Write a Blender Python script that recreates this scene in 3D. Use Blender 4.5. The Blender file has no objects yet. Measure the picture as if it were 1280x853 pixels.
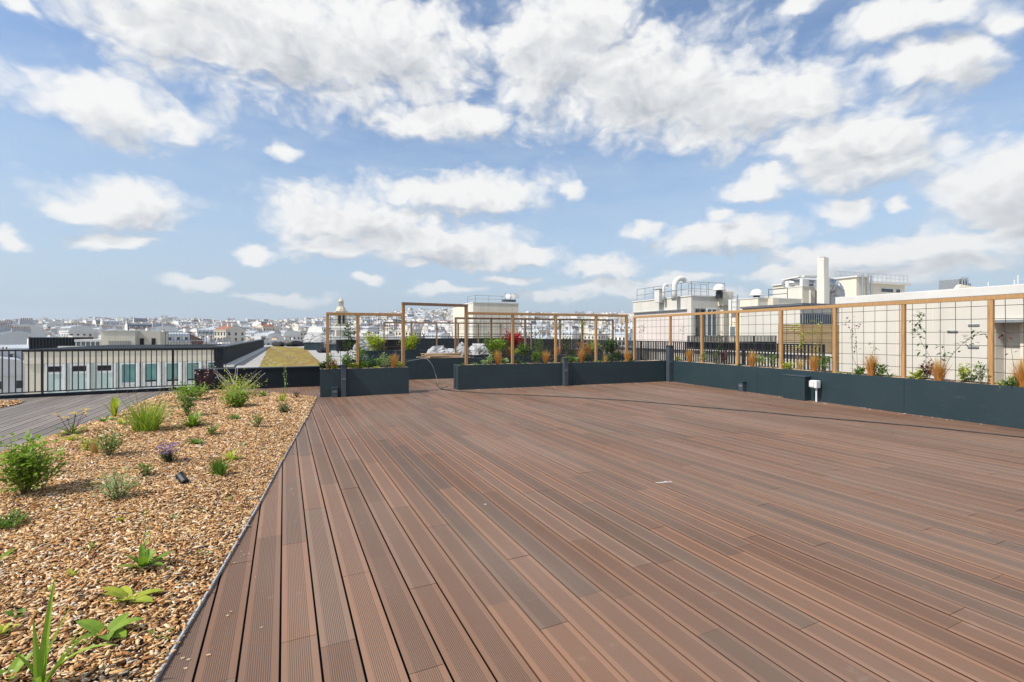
import bpy, math, random
import numpy as np
from mathutils import Vector, Matrix
from math import sin, cos, pi, radians, atan2, atan, sqrt, hypot
random.seed(7); rng = np.random.default_rng(7)
C = bpy.context.scene.collection
sc = bpy.context.scene

# ---------------------------------------------------------------- surveying: photo pixel -> point in the world
F, YH, H = 600.0, 418.0, 1.4
def G(px, py, z=0.0):
    Y = (H - z) * F / (py - YH); return Vector(((px - 640) / F * Y, Y, z))
def A(px, py, Y): return Vector(((px - 640) / F * Y, Y, H + (YH - py) / F * Y))
WA = radians(21.44)
V = Vector((cos(WA), sin(WA), 0)); U = Vector((-sin(WA), cos(WA), 0))
def reach(P, d, px):                       # metres along d from P until seen at column px
    k = (px - 640) / F
    return (k * P.y - P.x) / (d.x - k * d.y)

# ---------------------------------------------------------------- mesh builder
class MB:
    def __init__(s): s.v = []; s.f = []; s.m = []
    def face(s, pts, mi=0):
        n = len(s.v); s.v += [tuple(p) for p in pts]; s.f.append(tuple(range(n, n + len(pts)))); s.m.append(mi)
    def box(s, x0, x1, y0, y1, z0, z1, mi=0, bottom=True):
        n = len(s.v)
        s.v += [(x0,y0,z0),(x1,y0,z0),(x1,y1,z0),(x0,y1,z0),(x0,y0,z1),(x1,y0,z1),(x1,y1,z1),(x0,y1,z1)]
        fs = [(0,1,5,4),(1,2,6,5),(2,3,7,6),(3,0,4,7),(4,5,6,7)] + ([(3,2,1,0)] if bottom else [])
        for q in fs: s.f.append(tuple(n + i for i in q)); s.m.append(mi)
    def prism(s, poly, z0, z1, mi=0, mtop=None):
        n = len(s.v); k = len(poly)
        s.v += [(p[0], p[1], z0) for p in poly] + [(p[0], p[1], z1) for p in poly]
        for i in range(k):
            j = (i + 1) % k; s.f.append((n+i, n+j, n+k+j, n+k+i)); s.m.append(mi)
        s.f.append(tuple(n + k + i for i in range(k))); s.m.append(mi if mtop is None else mtop)
        s.f.append(tuple(n + i for i in reversed(range(k)))); s.m.append(mi)
    def bar(s, a, b, w, h, mi=0):              # rectangular bar from a to b
        a = Vector(a); b = Vector(b); d = (b - a).normalized()
        up = Vector((0,0,1)) if abs(d.z) < .9 else Vector((0,1,0))
        sx = d.cross(up).normalized() * (w / 2); sz = sx.cross(d).normalized() * (h / 2)
        n = len(s.v)
        for p in (a, b): s.v += [tuple(p-sx-sz), tuple(p+sx-sz), tuple(p+sx+sz), tuple(p-sx+sz)]
        for q in [(0,1,5,4),(1,2,6,5),(2,3,7,6),(3,0,4,7),(3,2,1,0),(4,5,6,7)]: s.f.append(tuple(n+i for i in q)); s.m.append(mi)
    def tube(s, pts, r, k=6, mi=0, caps=True):
        pts = [Vector(p) for p in pts]; n = len(s.v); R = r if isinstance(r, (list, tuple)) else [r] * len(pts)
        prev = None
        for i, p in enumerate(pts):
            d = (pts[min(i+1, len(pts)-1)] - pts[max(i-1, 0)]).normalized()
            if prev is None: up = Vector((0,0,1)) if abs(d.z) < .9 else Vector((1,0,0)); a = d.cross(up).normalized()
            else: a = (prev - d * prev.dot(d)).normalized()
            prev = a; b = d.cross(a)
            for j in range(k):
                t = 2 * pi * j / k; s.v.append(tuple(p + (a * cos(t) + b * sin(t)) * R[i]))
        for i in range(len(pts) - 1):
            for j in range(k):
                j2 = (j + 1) % k; s.f.append((n+i*k+j, n+i*k+j2, n+(i+1)*k+j2, n+(i+1)*k+j)); s.m.append(mi)
        if caps:
            s.f.append(tuple(n + j for j in reversed(range(k)))); s.m.append(mi)
            e = n + (len(pts)-1) * k; s.f.append(tuple(e + j for j in range(k))); s.m.append(mi)
    def lathe(s, prof, k=16, c=(0,0), mi=0):   # prof: (radius, z)
        s.tube_rings([[(c[0] + r * cos(2*pi*j/k), c[1] + r * sin(2*pi*j/k), z) for j in range(k)] for r, z in prof], mi)
    def tube_rings(s, rings, mi=0):
        n = len(s.v); k = len(rings[0])
        for r in rings: s.v += [tuple(p) for p in r]
        for i in range(len(rings) - 1):
            for j in range(k):
                j2 = (j + 1) % k; s.f.append((n+i*k+j, n+i*k+j2, n+(i+1)*k+j2, n+(i+1)*k+j)); s.m.append(mi)
        s.f.append(tuple(n + j for j in reversed(range(k)))); s.m.append(mi)
        e = n + (len(rings)-1)*k; s.f.append(tuple(e + j for j in range(k))); s.m.append(mi)
    def mesh(s, name, mats, smooth=False):
        me = bpy.data.meshes.new(name); me.from_pydata(s.v, [], s.f)
        for m in (mats if isinstance(mats, (list, tuple)) else [mats]): me.materials.append(m)
        if s.m and max(s.m): me.polygons.foreach_set('material_index', s.m)
        if smooth: me.polygons.foreach_set('use_smooth', [True] * len(s.f))
        me.update(); return me
    def build(s, name, mats, parent=None, loc=(0,0,0), rz=0, smooth=False, bevel=0):
        o = bpy.data.objects.new(name, s.mesh(name, mats, smooth)); C.objects.link(o)
        o.location = loc; o.rotation_euler = (0, 0, rz)
        if parent: o.parent = parent
        if bevel:
            b = o.modifiers.new('edge', 'BEVEL'); b.width = bevel; b.segments = 2; b.limit_method = 'ANGLE'
        return o
def tag(o, label=None, cat=None, group=None, kind=None):
    if label: o['label'] = label
    if cat: o['category'] = cat
    if group: o['group'] = group
    if kind: o['kind'] = kind
    return o
def thing(name, label, cat, loc=(0,0,0), rz=0, group=None):
    o = bpy.data.objects.new(name, None); C.objects.link(o); o.empty_display_size = .1
    o.location = loc; o.rotation_euler = (0, 0, rz); return tag(o, label, cat, group)

# ---------------------------------------------------------------- materials
def newmat(name):
    m = bpy.data.materials.new(name); m.use_nodes = True; nt = m.node_tree; nt.nodes.clear()
    out = nt.nodes.new('ShaderNodeOutputMaterial'); return m, nt, out
def lk(nt, a, b): nt.links.new(a, b)
def mixc(nt, fac, a, b, mode='MIX'):
    n = nt.nodes.new('ShaderNodeMix'); n.data_type = 'RGBA'; n.blend_type = mode
    for sock, val in ((n.inputs[0], fac), (n.inputs[6], a), (n.inputs[7], b)):
        if hasattr(val, 'links') or isinstance(val, bpy.types.NodeSocket): lk(nt, val, sock)
        else: sock.default_value = val if not isinstance(val, tuple) else (*val, 1)[:4]
    return n.outputs[2]
def noise(nt, vec, scale, detail=4, rough=.55):
    n = nt.nodes.new('ShaderNodeTexNoise'); n.inputs['Scale'].default_value = scale; n.inputs['Detail'].default_value = detail
    n.inputs['Roughness'].default_value = rough
    if vec is not None: lk(nt, vec, n.inputs['Vector'])
    return n
def mapr(nt, val, a, b, c=0., d=1.):
    n = nt.nodes.new('ShaderNodeMapRange'); lk(nt, val, n.inputs[0])
    for i, x in enumerate((a, b, c, d)): n.inputs[i + 1].default_value = x
    return n.outputs[0]
def mth(nt, op, a, b=0., c=0.):
    n = nt.nodes.new('ShaderNodeMath'); n.operation = op
    for s, v in zip(n.inputs, (a, b, c)):
        if isinstance(v, bpy.types.NodeSocket): lk(nt, v, s)
        else: s.default_value = v
    return n.outputs[0]
def coords(nt, kind='Object', scale=None):
    t = nt.nodes.new('ShaderNodeTexCoord').outputs[kind]
    if scale:
        mp = nt.nodes.new('ShaderNodeMapping'); mp.inputs['Scale'].default_value = scale; lk(nt, t, mp.inputs[0]); t = mp.outputs[0]
    return t
def pm(name, c1, c2=None, scale=4, rough=.6, bump=0, bscale=60, metal=0, stretch=None, spec=.5, island=0, lo=.35, hi=.65, dust=None, streak=0):
    """painted / mineral / timber surface: two tones mixed by noise, fine bump"""
    m, nt, out = newmat(name); b = nt.nodes.new('ShaderNodeBsdfPrincipled'); lk(nt, b.outputs[0], out.inputs[0])
    b.inputs['Roughness'].default_value = rough; b.inputs['Metallic'].default_value = metal; b.inputs['Specular IOR Level'].default_value = spec
    co = coords(nt, 'Object', stretch)
    c2 = c2 or tuple(x * .85 for x in c1)
    col = mixc(nt, mapr(nt, noise(nt, co, scale, 6).outputs[0], lo, hi), c1, c2)
    if dust:            # dried splashes and dust
        col = mixc(nt, mapr(nt, noise(nt, coords(nt, 'Object', (1, 1, 2.2)), 5.5, 9, .7).outputs[0], .56, .78, 0, .55), col, dust)
    if streak:          # rain streaks down a wall
        col = mixc(nt, mapr(nt, noise(nt, coords(nt, 'Object', (1, 1, .06)), 1.6, 7, .7).outputs[0], .5, .75, 0, streak), col, tuple(x*.55 for x in c1))
    if island:
        g = nt.nodes.new('ShaderNodeNewGeometry'); col = mixc(nt, 1.0, col, mixc(nt, g.outputs['Random Per Island'], (1-island,)*3, (1+island,)*3), 'MULTIPLY')
    lk(nt, col, b.inputs['Base Color'])
    if bump:
        bp = nt.nodes.new('ShaderNodeBump'); bp.inputs['Strength'].default_value = bump; bp.inputs['Distance'].default_value = .01
        lk(nt, noise(nt, co, bscale, 4).outputs[0], bp.inputs['Height']); lk(nt, bp.outputs[0], b.inputs['Normal'])
    return m
def leafmat(name, c1, c2, trans=.3, rough=.5):
    m, nt, out = newmat(name); g = nt.nodes.new('ShaderNodeNewGeometry')
    col = mixc(nt, g.outputs['Random Per Island'], c1, c2)
    nl = noise(nt, coords(nt), 38, 5, .65); col = mixc(nt, mapr(nt, nl.outputs[0], .45, .75, 0, .45), col, (c2[0]*1.25 + .03, c2[1]*1.05 + .02, c2[2]*.9))
    nd = noise(nt, coords(nt), 90, 3); col = mixc(nt, mapr(nt, nd.outputs[0], .66, .74, 0, .5), col, (c1[0]*.9 + .03, c1[1]*.55, c1[2]*.6))
    b = nt.nodes.new('ShaderNodeBsdfPrincipled'); b.inputs['Roughness'].default_value = rough; b.inputs['Specular IOR Level'].default_value = .3
    lk(nt, col, b.inputs['Base Color'])
    t = nt.nodes.new('ShaderNodeBsdfTranslucent'); lk(nt, mixc(nt, .5, col, (c2[0]*1.3, c2[1]*1.5, c2[2])), t.inputs[0])
    mx = nt.nodes.new('ShaderNodeMixShader'); mx.inputs[0].default_value = trans
    lk(nt, b.outputs[0], mx.inputs[1]); lk(nt, t.outputs[0], mx.inputs[2]); lk(nt, mx.outputs[0], out.inputs[0]); return m
def glassmat(name, c, rough=.08):
    m, nt, out = newmat(name); b = nt.nodes.new('ShaderNodeBsdfPrincipled'); lk(nt, b.outputs[0], out.inputs[0])
    b.inputs['Base Color'].default_value = (*c, 1); b.inputs['Roughness'].default_value = rough; b.inputs['Specular IOR Level'].default_value = .8; return m

M = {}
M['anthracite'] = pm('anthracite_paint', (.015,.034,.042), (.021,.042,.050), 1.5, .5, .05, 220, lo=.3, hi=.7, dust=(.085,.10,.105))
M['anthracite2'] = pm('anthracite_light', (.045,.06,.075), (.06,.075,.09), 2, .45)
M['darkwall'] = pm('dark_cladding', (.012,.018,.024), (.018,.024,.030), 2, .8, spec=.2)
M['timber'] = pm('larch_timber', (.55,.32,.13), (.36,.20,.085), 3, .65, .15, 40, stretch=(18,18,1.2), island=.22)
M['timber_old'] = pm('grey_timber', (.34,.22,.13), (.22,.14,.09), 3, .7, .15, 40, stretch=(18,18,1.2), island=.2)
M['wire'] = pm('rusty_wire', (.06,.05,.045), (.03,.028,.026), 20, .6)
M['blackmetal'] = pm('black_metal', (.012,.014,.016), (.02,.022,.025), 6, .45)
M['galva'] = pm('galvanised_steel', (.52,.54,.55), (.38,.40,.42), 8, .38, metal=.8)
M['edging'] = pm('edging_steel', (.50,.51,.52), (.36,.37,.38), 9, .5, metal=.25)
M['steel'] = pm('grey_steel', (.40,.42,.43), (.3,.32,.33), 8, .4, metal=.6)
M['cream'] = pm('cream_render', (.74,.68,.55), (.68,.62,.50), .6, .85, .08, 80, streak=.38)
M['white'] = pm('white_render', (.65,.62,.55), (.59,.56,.49), .5, .85, .08, 80, streak=.30)
M['pink'] = pm('pale_pink_render', (.68,.60,.55), (.62,.55,.50), .5, .85)
M['coping'] = pm('white_coping', (.68,.67,.63), (.60,.59,.56), 2, .6)
M['pvc'] = pm('white_frame', (.76,.78,.78), (.68,.70,.70), 3, .4)
M['mint'] = pm('mint_panel', (.60,.74,.69), (.54,.68,.64), 1, .3)
M['teal'] = glassmat('teal_glass', (.14,.31,.295)); M['glass'] = glassmat('dark_glass', (.03,.04,.045)); M['glass2'] = glassmat('grey_glass', (.13,.16,.17))
M['black'] = pm('black_recess', (.006,.006,.007), (.01,.01,.01), 3, .7)
M['gravel'] = pm('roof_gravel', (.44,.43,.40), (.26,.25,.24), 14, .95, .5, 60)
M['roofgrey'] = pm('roof_membrane', (.36,.36,.35), (.26,.26,.26), 1.2, .85, .1, 30)
M['sedum'] = pm('sedum', (.22,.19,.025), (.20,.10,.025), .9, .95, .8, 25, lo=.42, hi=.62)
M['bag'] = pm('white_bag', (.46,.455,.45), (.30,.30,.30), 3, .8, .5, 9)
M['plank'] = pm('pale_plank', (.52,.38,.24), (.40,.28,.17), 3, .75, .1, 40, stretch=(2,14,14), island=.2)
M['hose'] = pm('black_hose', (.018,.018,.02), (.03,.03,.03), 10, .5)
M['hosegrey'] = pm('grey_hose', (.13,.14,.135), (.09,.10,.095), 10, .55)
M['zinc'] = pm('zinc_roof', (.47,.50,.53), (.33,.36,.39), .15, .5)
M['slate'] = pm('slate_roof', (.10,.11,.13), (.15,.16,.18), .2, .6)
M['tile'] = pm('clay_tile', (.30,.13,.075), (.22,.10,.06), .3, .8)
M['stone'] = pm('tower_stone', (.68,.61,.48), (.54,.47,.36), .5, .85, .2, 3)
M['cit'] = [pm('city_cream', (.74,.69,.58), (.62,.57,.47), .08, .9), pm('city_white', (.82,.80,.75), (.72,.70,.66), .08, .9),
            pm('city_grey', (.58,.58,.57), (.48,.48,.48), .08, .9), pm('city_beige', (.56,.47,.35), (.48,.40,.31), .08, .9), pm('city_brick', (.32,.16,.10), (.26,.13,.09), .1, .9)]
M['flat'] = pm('city_flat_roof', (.55,.55,.54), (.40,.40,.40), .1, .9)
M['pot'] = pm('chimney_pot', (.36,.20,.13), (.28,.17,.12), 1, .8)
# greens
M['g_bright'] = leafmat('leaf_bright', (.13,.25,.025), (.26,.38,.045)); M['g_mid'] = leafmat('leaf_mid', (.07,.16,.022), (.15,.26,.04))
M['g_dark'] = leafmat('leaf_dark', (.03,.075,.02), (.06,.12,.028)); M['g_yel'] = leafmat('leaf_lime', (.30,.38,.035), (.45,.50,.06))
M['g_grey'] = leafmat('leaf_silver', (.22,.33,.13), (.36,.46,.22)); M['g_blade'] = leafmat('leaf_blade', (.14,.27,.025), (.27,.40,.05))
M['straw'] = leafmat('leaf_straw', (.42,.30,.09), (.55,.40,.16)); M['rust'] = leafmat('leaf_rust', (.50,.19,.035), (.58,.30,.09))
M['red'] = leafmat('leaf_red', (.42,.008,.012), (.58,.02,.025)); M['wine'] = leafmat('leaf_wine', (.08,.02,.03), (.14,.04,.05))
M['purple'] = leafmat('flower_purple', (.22,.13,.36), (.34,.24,.48)); M['yflower'] = leafmat('flower_yellow', (.72,.52,.10), (.80,.62,.20))
M['pflower'] = leafmat('flower_pink', (.72,.52,.48), (.80,.70,.64)); M['stem'] = leafmat('stem_brown', (.16,.12,.07), (.24,.19,.11), .05); M['stemgrey'] = leafmat('stem_grey', (.36,.33,.30), (.48,.44,.40), .05)
M['trunk'] = pm('bark', (.14,.10,.07), (.09,.065,.045), 6, .9, .4, 20)
# ---------------------------------------------------------------- decking
BA = radians(25.4); PITCH = .1586; BW = .1490; PH = -.0155
def deckmat(name, warm, grey, tint, vary=.42):
    m, nt, out = newmat(name); b = nt.nodes.new('ShaderNodeBsdfPrincipled'); lk(nt, b.outputs[0], out.inputs[0])
    uv = nt.nodes.new('ShaderNodeUVMap').outputs[0]; sx = nt.nodes.new('ShaderNodeSeparateXYZ'); lk(nt, uv, sx.inputs[0])
    at = nt.nodes.new('ShaderNodeAttribute'); at.attribute_name = 'board'; sa = nt.nodes.new('ShaderNodeSeparateColor'); lk(nt, at.outputs['Color'], sa.inputs[0])
    mp = nt.nodes.new('ShaderNodeMapping'); mp.inputs['Scale'].default_value = (26, 1.1, 1)
    cb = nt.nodes.new('ShaderNodeCombineXYZ'); lk(nt, sx.outputs[0], cb.inputs[0]); lk(nt, mth(nt, 'MULTIPLY_ADD', sa.outputs[0], 37., sx.outputs[1]), cb.inputs[1]); lk(nt, mth(nt, 'MULTIPLY', sa.outputs[1], 9.), cb.inputs[2])
    lk(nt, cb.outputs[0], mp.inputs[0])
    grain = noise(nt, mp.outputs[0], 1.6, 6, .6)
    patch = noise(nt, coords(nt, 'Object', (1, .35, 1)), .8, 4)
    f1 = mth(nt, 'ADD', mth(nt, 'MULTIPLY', mth(nt, 'POWER', sa.outputs[0], 1.5), .60), mth(nt, 'MULTIPLY', mapr(nt, grain.outputs[0], .3, .7), .40))
    col = mixc(nt, f1, warm, grey)
    col = mixc(nt, mapr(nt, grain.outputs[0], .55, .85, 0, .45), col, tint)              # orange streaks in the boards
    v = mth(nt, 'MULTIPLY_ADD', sa.outputs[1], vary, 1-vary/2); cc = nt.nodes.new('ShaderNodeCombineColor')
    for i in range(3): lk(nt, v, cc.inputs[i])
    col = mixc(nt, 1., col, cc.outputs[0], 'MULTIPLY')
    # rows of grooves in the middle of each board
    gm = mapr(nt, mth(nt, 'ABSOLUTE', sx.outputs[0]), .046, .050, 1, 0)
    gr = mth(nt, 'MULTIPLY', mth(nt, 'MULTIPLY_ADD', mth(nt, 'SINE', mth(nt, 'MULTIPLY', sx.outputs[0], 2*pi/.0084)), .5, .5), gm)
    col = mixc(nt, mth(nt, 'MULTIPLY', gr, .58), col, (.035,.026,.02))
    # dried rain marks and dust
    dn = noise(nt, coords(nt, 'Object'), 5.5, 8, .68)
    col = mixc(nt, mapr(nt, dn.outputs[0], .63, .80, 0, .30), col, (.42,.38,.34))
    lk(nt, mixc(nt, mth(nt, 'MULTIPLY', mapr(nt, patch.outputs[0], .35, .65), .25), col, (.30,.24,.20)), b.inputs['Base Color'])
    lk(nt, mapr(nt, patch.outputs[0], .3, .7, .48, .66), b.inputs['Roughness']); b.inputs['Specular IOR Level'].default_value = .30
    bp = nt.nodes.new('ShaderNodeBump'); bp.inputs['Strength'].default_value = .55; bp.inputs['Distance'].default_value = .003
    lk(nt, mth(nt, 'SUBTRACT', mth(nt, 'MULTIPLY', grain.outputs[0], .25), gr), bp.inputs['Height']); lk(nt, bp.outputs[0], b.inputs['Normal']); return m
RAIL0 = Vector((-13.6, 8.9, 0)); RAIL1 = Vector((-7.45, 12.55, 0)); W0 = G(243,489.4); W1 = G(400,483); PB = Vector((-4.95, 14.02, 0))
def row_end(s):
    """where a row of boards stops: at the left railing, the parapet or the empty planter"""
    S = Vector((cos(BA), sin(BA), 0)); T = Vector((-sin(BA), cos(BA), 0)); best = 32
    for a, b_ in ((RAIL0 - (RAIL1-RAIL0)*.5, RAIL1), (W0, W1 + (W1-W0).normalized()*.6), (PB - V*.3, PB + V*4.2)):
        d = b_ - a; p = S * s; den = T.x*d.y - T.y*d.x; t = ((a.x-p.x)*d.y - (a.y-p.y)*d.x) / den; u = ((p.x + T.x*t) - a.x) / d.x
        if -.01 <= u <= 1.01: best = min(best, t)
    return best + .05
M['bitumen'] = pm('dark_membrane', (.035,.035,.036), (.055,.055,.055), 1.2, .9)
def deck(name, rows, t0, t1, mat, L=1.86, BW=BW):
    v, f, uv, col = [], [], [], []
    prof = [(-BW/2+.009,-.024),(-BW/2+.009,-.005),(-BW/2,-.0022),(-BW/2,-.0008),(-BW/2+.001,0),(BW/2-.001,0),(BW/2,-.0008),(BW/2,-.0022),(BW/2-.009,-.005),(BW/2-.009,-.024)]; K = len(prof)   # clip groove under each edge
    for r in rows:
        s = PH + (r + .5) * PITCH; t = t0 - random.choice((0, .33, .5, .66, .8)) * L - random.uniform(0, .2)
        tl = min(t1, row_end(s))
        while t < tl - .02:
            ln = L * random.choice((1, 1, 1, .8, .6)); a, b = t + .0012, min(t + ln, tl) - .0012; t += ln; n = len(v); dz = random.uniform(-.0012, .0012)
            for tt in (a, b): v += [(s + x, tt, z + dz) for x, z in prof]
            c = (random.random(), random.random(), random.random(), 1)
            for i in range(K-1):
                f.append((n+i, n+i+1, n+K+i+1, n+K+i)); q = [(prof[i][0], a), (prof[i+1][0], a), (prof[i+1][0], b), (prof[i][0], b)]; uv += q; col += [c] * 4
            f.append(tuple(n+i for i in reversed(range(K)))); uv += [(p[0], a) for p in reversed(prof)]; col += [c] * K
            f.append(tuple(n+K+i for i in range(K))); uv += [(p[0], b) for p in prof]; col += [c] * K
    me = bpy.data.meshes.new(name); me.from_pydata(v, [], f); me.materials.append(mat)
    l = me.uv_layers.new(name='uv'); l.data.foreach_set('uv', [x for q in uv for x in q])
    ca = me.color_attributes.new('board', 'FLOAT_COLOR', 'CORNER'); ca.data.foreach_set('color', [x for q in col for x in q])
    o = bpy.data.objects.new(name, me); C.objects.link(o); o.rotation_euler = (0, 0, BA); return tag(o, kind='structure')
deck('decking', range(-4, 78), -3, 32, deckmat('deck_composite', (.228,.113,.063), (.164,.110,.079), (.33,.158,.066)))
deck('path', range(-62, -4), 0, 22, deckmat('path_composite', (.27,.225,.19), (.22,.20,.18), (.28,.22,.18), .5), BW=.138)

# the block of flats that carries the terrace: its roof under the boards, and the lower roof on the left
rd = (RAIL1 - RAIL0).normalized()
m = MB()
m.prism([(-14.2,8.4),(-14.2,-8),(20,-8),(20,22),(8,46),(-3.5,46),(-7.5,26),(-4.6,14.2),(-7.55,12.75)], -28, -.045, 0, 1)
tag(m.build('roof', [M['cream'], M['bitumen']]), kind='structure')
m = MB(); m.prism([(-7.5,12.85),(-4.7,14.3),(-7.6,26),(-3.6,46.1),(-7,62),(-20,84),(-45,84),(-15.9,27.6)], -28, -.52, 0, 1)
tag(m.build('lower_roof', [M['cream'], M['gravel']]), kind='structure')
m = MB(); nn = 46
def lerp(a, b, t): return (a[0] + (b[0]-a[0])*t, a[1] + (b[1]-a[1])*t)
for i in range(nn):
    for j in range(14):
        q = []
        for (a, b) in ((i, j), (i, j+1), (i+1, j+1), (i+1, j)):
            l_ = lerp((-8.1,14.6), (-38.0,75), a/nn); r_ = lerp((-5.1,15.4), (-29.0,67), a/nn); p = lerp(l_, r_, b/14)
            q.append((p[0], p[1], -.50 + .05 * (sin(p[0]*3.1+p[1]*1.7)*.5+.5) + .04 * sin(p[0]*7.3-p[1]*5.1)))
        m.face(q[::-1])
tag(m.build('sedum', M['sedum'], smooth=True), 'yellow green sedum mat growing on the lower roof', 'sedum', kind='stuff')

# ---------------------------------------------------------------- mulch bed
def mulchbed(name, poly, n_chips, seed, hmax=.05, dens_near=True):
    r = np.random.default_rng(seed); P = np.array(poly)
    def inside(x, y):
        c = np.zeros(len(x), bool); j = len(P) - 1
        for i in range(len(P)):
            xi, yi = P[i]; xj, yj = P[j]
            c ^= ((yi > y) != (yj > y)) & (x < (xj - xi) * (y - yi) / (yj - yi + 1e-12) + xi); j = i
        return c
    def edged(x, y):
        d = np.full(len(x), 9.)
        for i in range(len(P)):
            a, b = P[i], P[(i+1) % len(P)]; ab = b - a
            t = np.clip(((x-a[0])*ab[0] + (y-a[1])*ab[1]) / (ab @ ab), 0, 1); d = np.minimum(d, np.hypot(x-a[0]-t*ab[0], y-a[1]-t*ab[1]))
        return d
    def hz(x, y): return .008 + hmax * np.clip(edged(x, y) / .5, 0, 1) + .012 * np.sin(x*5.1+y*2.3) * np.sin(y*4.2-x*1.1) * np.clip(edged(x, y) / .3, 0, 1)
    lo, hi = P.min(0), P.max(0)
    # soil sheet
    m = MB(); st = .12
    xs = np.arange(lo[0], hi[0] + st, st); ys = np.arange(lo[1], hi[1] + st, st); X, Yg = np.meshgrid(xs, ys); ins = inside(X.ravel(), Yg.ravel()).reshape(X.shape)
    Z = hz(X.ravel(), Yg.ravel()).reshape(X.shape) - .004
    m.face([(p[0], p[1], .006) for p in poly])
    for i in range(len(ys)-1):
        for j in range(len(xs)-1):
            if ins[i,j] and ins[i+1,j] and ins[i,j+1] and ins[i+1,j+1]:
                m.face([(xs[j],ys[i],Z[i,j]),(xs[j+1],ys[i],Z[i,j+1]),(xs[j+1],ys[i+1],Z[i+1,j+1]),(xs[j],ys[i+1],Z[i+1,j])])
    so = m.build('soil', M['soil'], smooth=True); tag(so, kind='structure')
    # chips: bent slivers of bark
    X = np.zeros(0); Yc = np.zeros(0)
    while len(X) < n_chips:
        x = r.uniform(lo[0], hi[0], n_chips * 3); y = r.uniform(lo[1], hi[1], n_chips * 3); k = inside(x, y) & (y > 1.0)
        k &= r.random(len(x)) < np.clip(4.5 / np.maximum(y, .5), .25, 1.0)
        X = np.concatenate([X, x[k]]); Yc = np.concatenate([Yc, y[k]])
    X, Yc = X[:n_chips], Yc[:n_chips]; n = n_chips
    L = r.gamma(2.5, .0074, n) + .006; W = L * r.uniform(.16, .5, n); W = np.clip(W, .0035, .015); T = r.uniform(.0012, .004, n)
    big = np.clip(Yc / 5.0, 1, 2.0); L *= big; W *= big; L = np.minimum(L, .10)
    yaw = r.uniform(0, 2*pi, n); pit = r.normal(0, .25, n); rol = r.normal(0, .36, n); Zc = hz(X, Yc) + r.uniform(0, .014, n)
    cx = np.stack([np.cos(yaw)*np.cos(pit), np.sin(yaw)*np.cos(pit), np.sin(pit)], 1)
    s0 = np.stack([-np.sin(yaw), np.cos(yaw), np.zeros(n)], 1); up = np.cross(cx, s0)
    cy = s0 * np.cos(rol)[:,None] + up * np.sin(rol)[:,None]; cz = np.cross(cx, cy); ctr = np.stack([X, Yc, Zc], 1)
    loc = [(-.5,-.5,0,.6),(-.5,.5,0,.6),(0,-.5,.35,1),(0,.5,.35,1),(.5,-.42,0,.75),(.5,.42,0,.75)]
    vs = np.zeros((n, 12, 3))
    for i, (a, b, bend, wd) in enumerate(loc):
        jit = r.uniform(.75, 1.2, n)
        base = ctr + cx*(a*L*jit)[:,None] + cy*(b*wd*W)[:,None] + cz*(bend*T*r.uniform(-1.2, 1.2, n))[:,None]
        vs[:,i] = base + cz*(T/2)[:,None]; vs[:,i+6] = base - cz*(T/2)[:,None]
    fq = np.array([(0,2,3,1),(2,4,5,3),(0,6,8,2),(2,8,10,4),(1,3,9,7),(3,5,11,9),(0,1,7,6),(4,10,11,5)])
    faces = (np.arange(n)[:,None,None] * 12 + fq[None]).reshape(-1)
    me = bpy.data.meshes.new(name); me.vertices.add(n*12); me.vertices.foreach_set('co', vs.ravel()); nf = n * 8
    me.loops.add(nf*4); me.loops.foreach_set('vertex_index', faces.astype(np.int32)); me.polygons.add(nf)
    me.polygons.foreach_set('loop_start', np.arange(nf, dtype=np.int32)*4); me.polygons.foreach_set('loop_total', np.full(nf, 4, np.int32))
    a = me.attributes.new('chip', 'FLOAT', 'POINT'); a.data.foreach_set('value', np.repeat(r.random(n), 12).astype(np.float32))
    me.materials.append(M['chips']); me.update(calc_edges=True); me.validate()
    o = bpy.data.objects.new(name, me); C.objects.link(o); tag(o, 'tan and rust wood chip mulch covering the bed', 'mulch', kind='stuff'); return hz
M['soil'] = pm('bed_soil', (.12,.062,.03), (.05,.028,.016), 9, .95, .5, 50)
m_, nt, out = newmat('bark_chips'); b = nt.nodes.new('ShaderNodeBsdfPrincipled'); lk(nt, b.outputs[0], out.inputs[0]); b.inputs['Roughness'].default_value = .95; b.inputs['Specular IOR Level'].default_value = .15
at = nt.nodes.new('ShaderNodeAttribute'); at.attribute_name = 'chip'; cr = nt.nodes.new('ShaderNodeValToRGB'); lk(nt, at.outputs['Fac'], cr.inputs[0])
stops = [(0,(.10,.045,.02)),(.13,(.28,.12,.045)),(.29,(.50,.25,.095)),(.54,(.68,.41,.18)),(.78,(.79,.56,.31)),(.92,(.87,.72,.52)),(1,(.58,.52,.45))]
for i, (p, c) in enumerate(stops):
    e = cr.color_ramp.elements[i] if i < 2 else cr.color_ramp.elements.new(p); e.position = p; e.color = (*c, 1)
ln = noise(nt, coords(nt), 90, 3); lk(nt, mixc(nt, mth(nt, 'MULTIPLY', mapr(nt, ln.outputs[0], .35, .65), .35), cr.outputs[0], (.24,.13,.06)), b.inputs['Base Color']); M['chips'] = m_

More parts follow.
